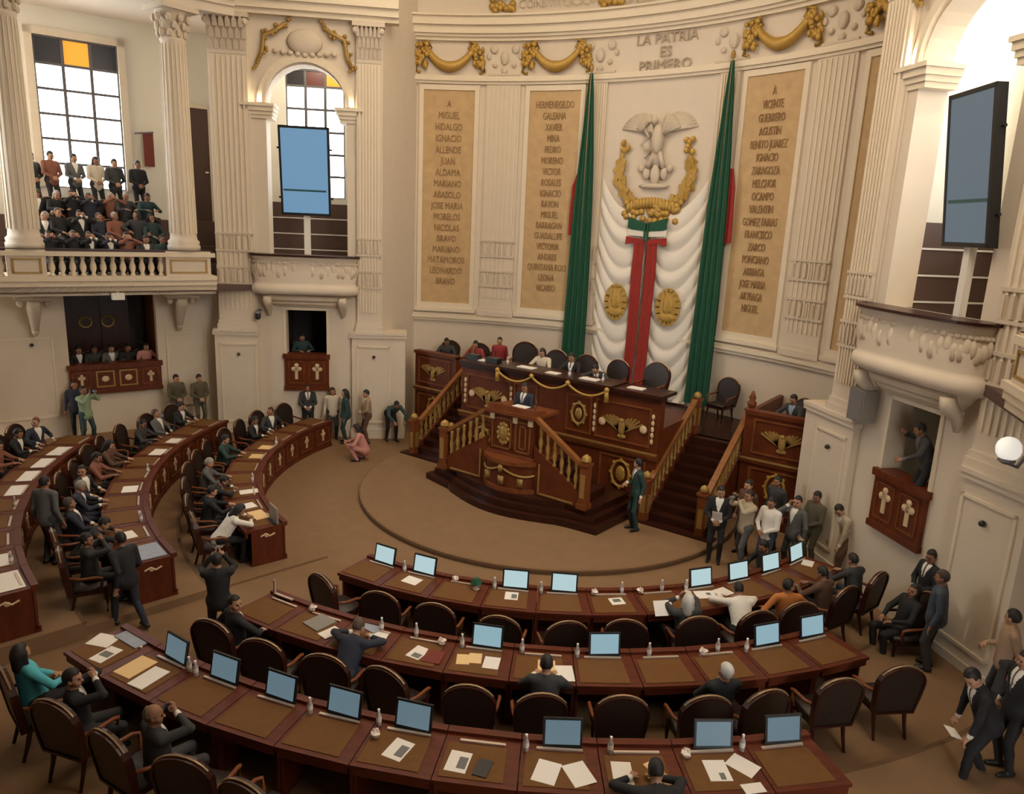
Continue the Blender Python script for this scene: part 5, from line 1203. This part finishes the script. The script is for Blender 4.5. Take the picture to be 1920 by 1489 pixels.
# dais
st('front', -.12, -1.05, 1.35, 0, -8, 'navy', 'navy', 'speaker in navy suit standing at the rostrum', tie='navy')
for x, y, pose, jk, hr, ht, lab, kw in ((-1.0, 1.05, 'sit', 'cream', 'long', (.03, .02, .015), 'person in cream blouse seated at the dais bench', dict(shirt=None)),
    (-.05, 1.05, 'sit', 'black', 'short', HB, 'person in black suit and white shirt seated at the middle of the dais bench', dict(tie='char')),
    (.9, 1.05, 'sitlean', 'char', 'short', HB, 'person in charcoal suit leaning forward at the dais bench', dict(tie='tan'))):
    person(pose, x, y, 2.25, look(x, y, 0, -9), jk, 'black', lab, hair=hr, ht=ht, **kw)
person('stand', -3.98, 3.0, 1.60, look(-4, 3, 0, -6), 'red', 'black', 'person in red standing on the left upper floor', hair='short', shirt=None)
person('sit', -4.6, 2.6, 1.85, look(-4, 3, 0, -6), 'red', 'black', 'person in dark red seated left of the one standing in red', hair='long', shirt=None)
person('sit', -5.75, 2.5, 1.80, look(-5.8, 3, 0, -6), 'char', 'black', 'person in charcoal seated at the left side box', shirt=None)
person('sit', 5.42, 2.25, 1.86, look(5.4, 2.2, 1, -9), 'char', 'black', 'person in grey suit and pale shirt seated at the right side box', shirt='blue', tie='blue')
# near block seats
seat('A1', 7, 'sitlean', 'white', 'black', 'person in white shirt leaning over the front row desk', da=.6, drz=-20, shirt=None)
seat('A1', 8, 'sitturn', 'orange', 'char', 'person in orange top seated in the front row', shirt=None)
seat('A1', 9, 'sit', 'brown', 'black', 'person in dark brown seated right of the orange top', shirt=None)
seat('A1', 6, 'sithands', 'char', 'black', 'grey-haired person reading in the front row', ht=HW, shirt='white', hair='long')
seat('A2', 0, 'sitturn', 'black', 'black', 'person in black suit turning his face to the side at the aisle', da=.3, drz=10, tie='char')
seat('A2', 2, 'sitlean', 'navy', 'navy', 'person in navy suit leaning low over his papers', ht=(.08, .05, .03), dr=-.1)
seat('A2', 5, 'sit', 'char', 'black', 'black-haired person seated before the manila folder', da=.2)
seat('A2', 8, 'sitback', 'black', 'black', 'white-haired person in black seated in the middle row', da=-2.5, ht=HW)
seat('A3', 0, 'sitback', 'teal', 'black', 'black-haired person in turquoise top at the rear row end', da=-.4, dr=.1, shirt=None, hair='long')
seat('A3', 1, 'sithands', 'black', 'black', 'person in dark suit raising his hands in the rear row', da=-.3, dr=.1, drz=-25, tie='char')
seat('A3', 3, 'sithands', 'char', 'char', 'balding person in grey suit with hands at his face', da=-3.0, dr=.1, drz=-20, hair='thin', ht=(.10, .08, .06))
seat('A3', 8, 'sitlean', 'black', 'black', 'dark-haired person bent over papers at the bottom edge', da=.2, dr=-.06)
st('photo', .2, -9.65, 0, -5, -6, 'black', 'black', 'person in black suit holding up a camera beside the aisle', shirt=None)
st('walk', -1.55, -10.2, .0, -7, -11, 'black', 'navy', 'person in dark trousers walking away in the centre aisle', shirt=None)
st('stand', -4.25, -10.25, .3, -7, -5, 'grey', 'char', 'person in grey suit standing between the left block rows', shirt=None)
# left block seats
BS = [('B2', 4, 'sitturn', 'char', 'black', 'person in charcoal at the fifth desk of the left middle row', 'short', HB, 'white'), ('B2', 5, 'sit', 'rust', 'black', 'person in rust brown at the sixth desk of the left middle row', 'short', HB, None),
 ('B3', 2, 'sitlean', 'grey', 'black', 'person in grey leaning at the third desk of the outer left row', 'short', HB, 'white'), ('B3', 3, 'sit', 'dteal', 'black', 'person in dark green at the fourth desk of the outer left row', 'short', HB, None), ('B1', 1, 'sit', 'black', 'black', 'person in black at the second desk of the inner left row', 'short', HB, None),
 ('B1', 0, 'sitlean', 'white', 'black', 'person in white jacket bending down at the aisle end of the inner row', 'long', HB, None),
 ('B1', 3, 'sit', 'grey', 'black', 'grey-haired person in grey jacket in the inner left row', 'short', HG, None),
 ('B1', 2, 'sitlean', 'black', 'black', 'person in black leaning left of the bright page', 'short', HB, 'white'),
 ('B1', 5, 'sit', 'dteal', 'black', 'person in dark green seated behind the yellow folder', 'short', HB, None),
 ('B1', 7, 'sit', 'black', 'black', 'person in black suit toward the far end of the inner left row', 'short', HB, 'white'),
 ('B1', 8, 'sitturn', 'char', 'black', 'person in charcoal next to last in the inner left row', 'short', (.05, .03, .02), 'white'),
 ('B2', 0, 'sithands', 'char', 'black', 'person in charcoal filming behind the open newspaper', 'short', HB, None),
 ('B2', 2, 'sitback', 'navy', 'navy', 'person in navy suit and white shirt looking up in the left middle row', 'short', (.06, .04, .03), 'white'),
 ('B2', 3, 'sit', 'navy', 'navy', 'person in navy suit behind the one looking up', 'short', HG, 'white'),
 ('B2', 1, 'sitlean', 'black', 'black', 'person in black leaning to his papers near the left aisle', 'short', HB, None),
 ('B2', 6, 'sit', 'brown', 'brown', 'person in brown seated in the left middle row', 'long', HB, None),
 ('B2', 8, 'sit', 'char', 'black', 'person in charcoal seated behind white sheets of the left middle row', 'short', HB, None),
 ('B2', 9, 'sitback', 'grey', 'black', 'person in grey suit leaning back at the far left middle row', 'short', (.08, .04, .03), 'white'),
 ('B2', 10, 'sit', 'black', 'black', 'person in black at the far end of the left middle row', 'short', HB, 'white'),
 ('B3', 4, 'sit', 'black', 'black', 'person in black seated in the outer left row', 'short', HB, 'white'),
 ('B3', 5, 'sitback', 'char', 'black', 'person in charcoal with pale shirt in the outer left row', 'short', HB, 'white'),
 ('B3', 7, 'sit', 'rust', 'black', 'person in rust top seated in the outer left row', 'long', HB, None),
 ('B3', 8, 'sit', 'black', 'black', 'dark-haired person at white papers of the outer left row', 'short', HB, 'white'),
 ('B3', 9, 'sitturn', 'navy', 'black', 'person with red-brown hair at the far end of the outer left row', 'short', (.16, .06, .03), 'white')]
for b, k, pose, jk, tr, lab, hr, ht, sh in BS: seat(b, k, pose, jk, tr, lab, hair=hr, ht=ht, shirt=sh)
# gallery: standing back row and seated tiers
def gal(pose, s, d, z, *a, **k):
    x, y, _ = FGL(s, d, 0); return person(pose, x, y, z, look(x, y, -1, -5), *a, **k)
GC = [(-3.95, 'char', 'dark-clad person at left end of the gallery standing row', 'short', None), (-3.47, 'rust', 'person in rust red standing tallest before the gallery window', 'short', None), (-2.89, 'grey', 'person in grey standing before the gallery window middle', 'short', 'white'),
 (-2.34, 'cream', 'person in cream top standing before the gallery window', 'long', None), (-1.85, 'char', 'person in charcoal standing at right of the gallery window', 'short', None), (-1.22, 'black', 'person in black standing at right end of the gallery row', 'short', None)]
for s, jk, lab, hr, sh in GC: gal('front', s, -3.25, 6.45+rng.uniform(-.0, .1), jk, 'black', lab, hair=hr, shirt=sh)
SEATC = ['black', 'char', 'black', 'navy', 'brown', 'black', 'dteal', 'char', 'rust', 'grey', 'black', 'char']
n_ = 0
for row, (d, z, w_) in enumerate(((-2.45, 5.80, 'back'), (-1.75, 5.25, 'middle'), (-.95, 4.72, 'front'))):
    for i in range(7):
        s = -4.0+.46*i+rng.uniform(-.07, .07)+.1*row; col = SEATC[(n_*5+row) % 12]; n_ += 1
        gal(rng.choice(['sit', 'sitback', 'sithands', 'sitturn']), s, d, z+rng.uniform(0, .12), col, 'black', 'person in %s, %s from the left in the %s seated tier of the gallery' % ({'char': 'charcoal', 'dteal': 'dark green'}.get(col, col), ORD[i], w_), hair=rng.choice(['short', 'long', 'short']), ht=rng.choice([HB, HB, (.06, .035, .02), HG]), shirt=rng.choice([None, 'white', None]), group='spectators seated in the left gallery')
        if row < 2:
            x, y, _ = FGL(s, d-.02, 0); t = copy_tree(CH); t.location = (x, y, z); t.rotation_euler = (0, 0, look(x, y, -1, -5)); t['label'] = 'gallery seat under the %s person of the %s tier' % (ORD[i], w_); t['category'] = 'chair'; t['group'] = 'gallery seats'
# people in the wall boxes
for i, (s, col, hr, lab) in enumerate(((-3.35, 'black', 'short', 'person in black leftmost in the left wall box'), (-2.95, 'char', 'long', 'person in charcoal second from left in the left wall box'), (-2.5, 'grey', 'short', 'person in grey in the middle of the left wall box'), (-2.05, 'black', 'short', 'person in black fourth from left in the left wall box'), (-1.55, 'pink', 'long', 'person in pink at right of the left wall box'))):
    x, y, _ = FGL(s, -2.15-.0*i, 0); person('sit', x, y, 1.5, look(x, y, 0, -5), col, 'black', lab, hair=hr, shirt='white' if i in (0, 2) else None)
x, y, _ = FL(1.2, -.75, 0); person('sit', x, y, 1.85, look(x, y, 0, -5), 'dteal', 'black', 'dark-clad person seated in the small wall box left of the dais', shirt=None)
x, y, _ = FR(1.22, -.10, 0); person('rail', x, y, 2.1, look(x, y, 0, -5), 'char', 'black', 'person in dark jacket leaning out of the right wall box', shirt='grey')
# ------------------------------------------------------------------ screens, lamps and small fittings
def hall_screen(fr, s, d, z0, z1, wd, turn, label, disp='tv', tilt=.3):
    # local frame of the screen: rotated about the vertical by turn
    o = Vector(fr(s, d, 0)); tx = (Vector(fr(s+1, d, 0))-o); nn = (Vector(fr(s, d+1, 0))-o); c, sn = math.cos(R(turn)), math.sin(R(turn))
    T, N_ = tx*c+nn*sn, nn*c-tx*sn
    g = lambda a, b, z: (T.x*a+N_.x*(b+tilt*max(0, z-z0)/2.45), T.y*a+N_.y*(b+tilt*max(0, z-z0)/2.45), z-z0)
    t = thing('hall_screen', label, 'screen', (o.x, o.y, z0))
    m = MB(g); m.box(-wd/2, wd/2, -.15, 0, z0, z1).box(-wd/2-.0, -wd/2+.06, 0, .02, z0, z1).box(wd/2-.06, wd/2, 0, .02, z0, z1).box(-wd/2, wd/2, 0, .02, z0, z0+.07).box(-wd/2, wd/2, 0, .02, z1-.07, z1); m.build('bezel', 'black', t)
    m = MB(g); m.box(-wd/2+.06, wd/2-.06, -.01, .006, z0+.07, z1-.07); m.build('display', disp, t)
    m = MB(g); m.box(-wd/2+.08, wd/2-.12, .004, .012, z0+.68, z0+.735); m.build('caption_bar', 'tvdark', t)
    m = MB(g); m.box(-.09, .09, -.17, -.06, z0-1.58, z0+.05); m.build('support_post', 'white', t)
    for e in (-1, 1):
        m = MB(g)
        for zz in (z0+.5, z1-.6): m.tube([(e*wd/2, -.1, zz), (e*(wd/2+.07), -.1, zz)], .03, 6)
        m.build('side_bracket', 'black', t)
hall_screen(FL, 1.54, -.05, 6.78, 9.25, 1.42, 0, 'tall blue hall screen hung in the left arch')
hall_screen(FR, .93, .12, 6.76, 9.12, 1.30, -13, 'tall grey-blue hall screen hung in the right arch', 'tv2')
# loudspeaker on the right pier, camera dome and lamps
o = FR(2.72, .22, 0)
def local(fr, s, d, z): o = Vector(fr(s, d, z)); tx = Vector(fr(s+1, d, z))-o; ny = Vector(fr(s, d+1, z))-o; return o, (lambda a, b, c: (tx.x*a+ny.x*b, tx.y*a+ny.y*b, c))
o, g = local(FR, 2.66, .04, 3.42)
t = thing('loudspeaker', 'grey loudspeaker box fixed beside the right wall box', 'speaker', o)
m = MB(g); m.box(-.22, .22, 0, .3, 0, .62); m.build('cabinet', 'grey', t); m = MB(g); m.box(-.19, .19, .3, .315, .03, .59); m.build('grille', 'iron', t); m = MB(g); m.box(-.06, .06, -.1, 0, .1, .3); m.build('wall_bracket', 'iron', t)
o, g = local(FL, .12, .3, 3.7)
t = thing('security_camera', 'dark dome security camera beside the left balcony bracket', 'camera', o)
m = MB(g); m.box(-.05, .05, -.3, .02, .22, .28); m.build('arm', 'iron', t); m = MB(g); m.ball((0, 0, .1), .09, .09, .11); m.build('dome', 'black', t, True); m = MB(g); m.ball((0, 0, .2), .11, .11, .06); m.build('housing', 'iron', t, True)
o, g = local(FR, -.98, .50, 3.86)
t = thing('wall_lamp', 'white globe wall lamp on a dark bracket at the right edge', 'lamp', o)
m = MB(g); m.ball((0, 0, .12), .17, .17, .18, 12, 8); m.build('globe', 'globe', t, True); m = MB(g); m.lathe([(.06, -.1), (.12, -.06), (.1, .0)], n=12); m.tube([(0, 0, -.08), (0, -.2, -.16), (0, -.38, .1), (0, -.42, .4)], .03, 6); m.build('bracket', 'iron', t); m = MB(g); m.tube([(.0, -.36, .35), (-.1, -.3, .55), (.05, -.2, .62), (.1, -.3, .45)], .04, 6); m.ball((0, -.3, .7), .12, .1, .1); m.build('scroll', 'relief', t, True)
o, g = local(FGL, -2.45, .02, 4.42)
t = thing('projector', 'small white projector under the left gallery edge', 'projector', o)
m = MB(g); m.box(-.15, .15, -.12, .12, -.06, .12); m.build('casing', 'white', t); m = MB(g); m.lathe([(.04, 0), (.04, .03)], n=10); m.v = [(x, y, z+.12) for x, y, z in m.v]; m.build('mount', 'metal', t)
o, g = local(FGL, -.78, -3.92, 8.05)
t = thing('wall_banner', 'dark red banner on a short rod at right of the gallery window', 'banner', o)
m = MB(g); m.tube([(-.36, .1, .95), (.18, .1, 1.03)], .03, 6); m.build('rod', 'iron', t); m = MB(g); m.box(-.12, .17, .06, .1, 0, 1.0); m.build('cloth', 'redbrown', t)
o, g = local(FGL, -6.1, -1.38, 1.2)
t = thing('wall_hanging', 'dark maroon hanging at the far left edge by the wall', 'curtain', o)
m = MB(g)
for k in range(6): m.box(-.6+.2*k, -.4+.2*k, 0, .03+.03*(k % 2), 0, 1.3)
m.build('cloth', 'redbrown', t)
# presidium and side seats behind the bench
for i, (x, y, z, lab) in enumerate(((-1.95, 1.25, 2.25, 'high brown armchair at left of the dais bench'), (-1.0, 1.42, 2.25, 'armchair behind the cream blouse at the dais bench'), (-.05, 1.42, 2.25, 'armchair behind the black suit at the dais bench'), (.9, 1.42, 2.25, 'armchair behind the leaning charcoal suit at the dais bench'), (2.05, 1.2, 2.25, 'empty brown armchair at right of the dais bench'), (3.0, 3.95, 1.75, 'dark armchair at the top of the right stairs'), (-4.6, 2.62, 1.85, 'armchair under the dark red person'), (-5.75, 2.55, 1.80, 'armchair at the left side box'), (5.42, 2.3, 1.86, 'armchair at the right side box'), (8.85, -2.6, 0, 'chair under the long-haired person at right'))):
    t = copy_tree(CH); t.location = (x, y, z); t.rotation_euler = (0, 0, look(x, y, 0, -9)); t['label'] = lab; t['category'] = 'chair'; t['group'] = 'seats beside the hall floor'
    if i in (0, 4): t.scale = (1.15, 1.15, 1.1)
for fr, ss, d, z, w_ in ((FGL, (-3.35, -2.95, -2.5, -2.05, -1.55), -2.2, 1.5, 'left wall box'), (FL, (1.2,), -.8, 1.85, 'small wall box left of the dais')):
    for i, s in enumerate(ss):
        x, y, _ = fr(s, d, 0); t = copy_tree(CH); t.location = (x, y, z); t.rotation_euler = (0, 0, look(x, y, 0, -5)); t.scale = (.8, .8, .9); t['label'] = '%s seat in the %s' % (ORD[i], w_); t['category'] = 'chair'; t['group'] = 'seats in the wall boxes'
# papers, bottles and lamps on the bench
for i, (x, y, w_, m_, lab) in enumerate(((-2.6, .35, .4, 'paper', 'white papers at left end of the dais bench'), (-1.0, .25, .5, 'paper', 'pale sheets before the cream blouse on the dais bench'), (-.1, .15, .35, 'paper', 'white sheets before the middle person on the dais bench'), (.95, .2, .5, 'paper', 'white sheets at right of the dais bench'), (2.2, .3, .4, 'paper', 'white page before the empty armchair on the dais bench'))):
    q = MB(); q.box(-w_/2, w_/2, -.13, .13, 0, .02); q.build('paper_stack', m_, None, loc=(x, y, 3.08 if abs(x) > 1.75 else 3.12), label=lab, cat='paper')
for x, y, lab in ((.42, .1, 'clear bottle left of the middle person on the dais bench'), (1.35, .15, 'clear bottle at right of the dais bench'), (-1.6, .2, 'clear bottle at left of the dais bench')): place(BOT, x, y, 3.12, 0, lab, 'bottle')
for x, lab in ((-2.15, 'dark microphone console on the dais bench left'), (-2.85, 'second dark console at the left end of the dais bench')):
    t = thing('console', lab, 'console', (x, .3, 3.08)); q = MB(); q.box(-.2, .2, -.12, .12, 0, .14); q.build('casing', 'black', t); q = MB(); q.tube([(0, 0, .14), (.02, -.05, .3)], .012, 5); q.build('microphone', 'iron', t)
q = thing('document', 'white speech pages on the rostrum reading desk', 'paper', (.1, -1.5, 2.56)); MB().box(-.2, .2, -.12, .12, 0, .01).build('page', 'paper', q)
# things people hold
def cam_at(x, y, z, rz, lab):
    t = thing('camera', lab, 'camera', (x, y, z), rz); MB().box(-.075, .075, -.03, .03, -.05, .05).build('body', 'black', t); q = MB(); q.lathe([(.036, 0), (.036, .08), (.04, .1)], n=10); q.v = [(x_, z_+.03, y_) for x_, y_, z_ in q.v]; q.build('lens', 'iron', t)
for px_, py_, pz_, tx_, ty_, lab in ((-11.05, -6.45, .3, -2, -4, 'black camera raised by the greenish-shirted person'), (5.55, -1.05, 0, 2, -6, 'black camera held by the beige-jacketed person'), (.2, -9.65, 0, -5, -6, 'black camera raised beside the aisle')):
    a = look(px_, py_, tx_, ty_); cam_at(px_-.30*math.sin(a), py_+.30*math.cos(a), pz_+1.58, a, lab)
def held(x, y, z, tx, ty, fw, h, w_, hh, lab, m_='paper', tilt=60):
    a = look(x, y, tx, ty); q = MB(); q.box(-w_/2, w_/2, -.003, .003, -hh/2, hh/2); o = q.build('paper_sheet', m_, None, loc=(x-fw*math.sin(a), y+fw*math.cos(a), z+h), rz=a, label=lab, cat='paper'); o.rotation_euler = (R(-tilt), 0, a)
held(5.02, -1.15, 0, 6, -5, .26, 1.12, .2, .26, 'white papers held by the person in black at the newel', tilt=30)
held(6.68, -.05, 0, 3, -6, .26, 1.0, .16, .24, 'white paper held by the right olive guard', tilt=10)
held(10.12, -5.5, .15, 3, -9.5, .34, .70, .22, .14, 'white paper in the stooping man\'s hand', tilt=75)
x, y = pol(8.22, 46.5); held(x, y, 0, 0, 0, .24, 1.02, .3, .24, 'white newspaper read by the grey-haired person', tilt=40)
# cove lights on the arch imposts (real lamps behind the capitals)
for fr, k in ((FL, 1.0), (FR, 3.0)):
    for s in (.3, 2.85):
        o = fr(s, .05, 9.95); point('cove_lamp', o, 22*k, (1, .86, .62), .05)
    o = fr(1.5, -1.4, 11.6); point('balcony_room_lamp', o, 60*k, (1, .93, .8), .15)
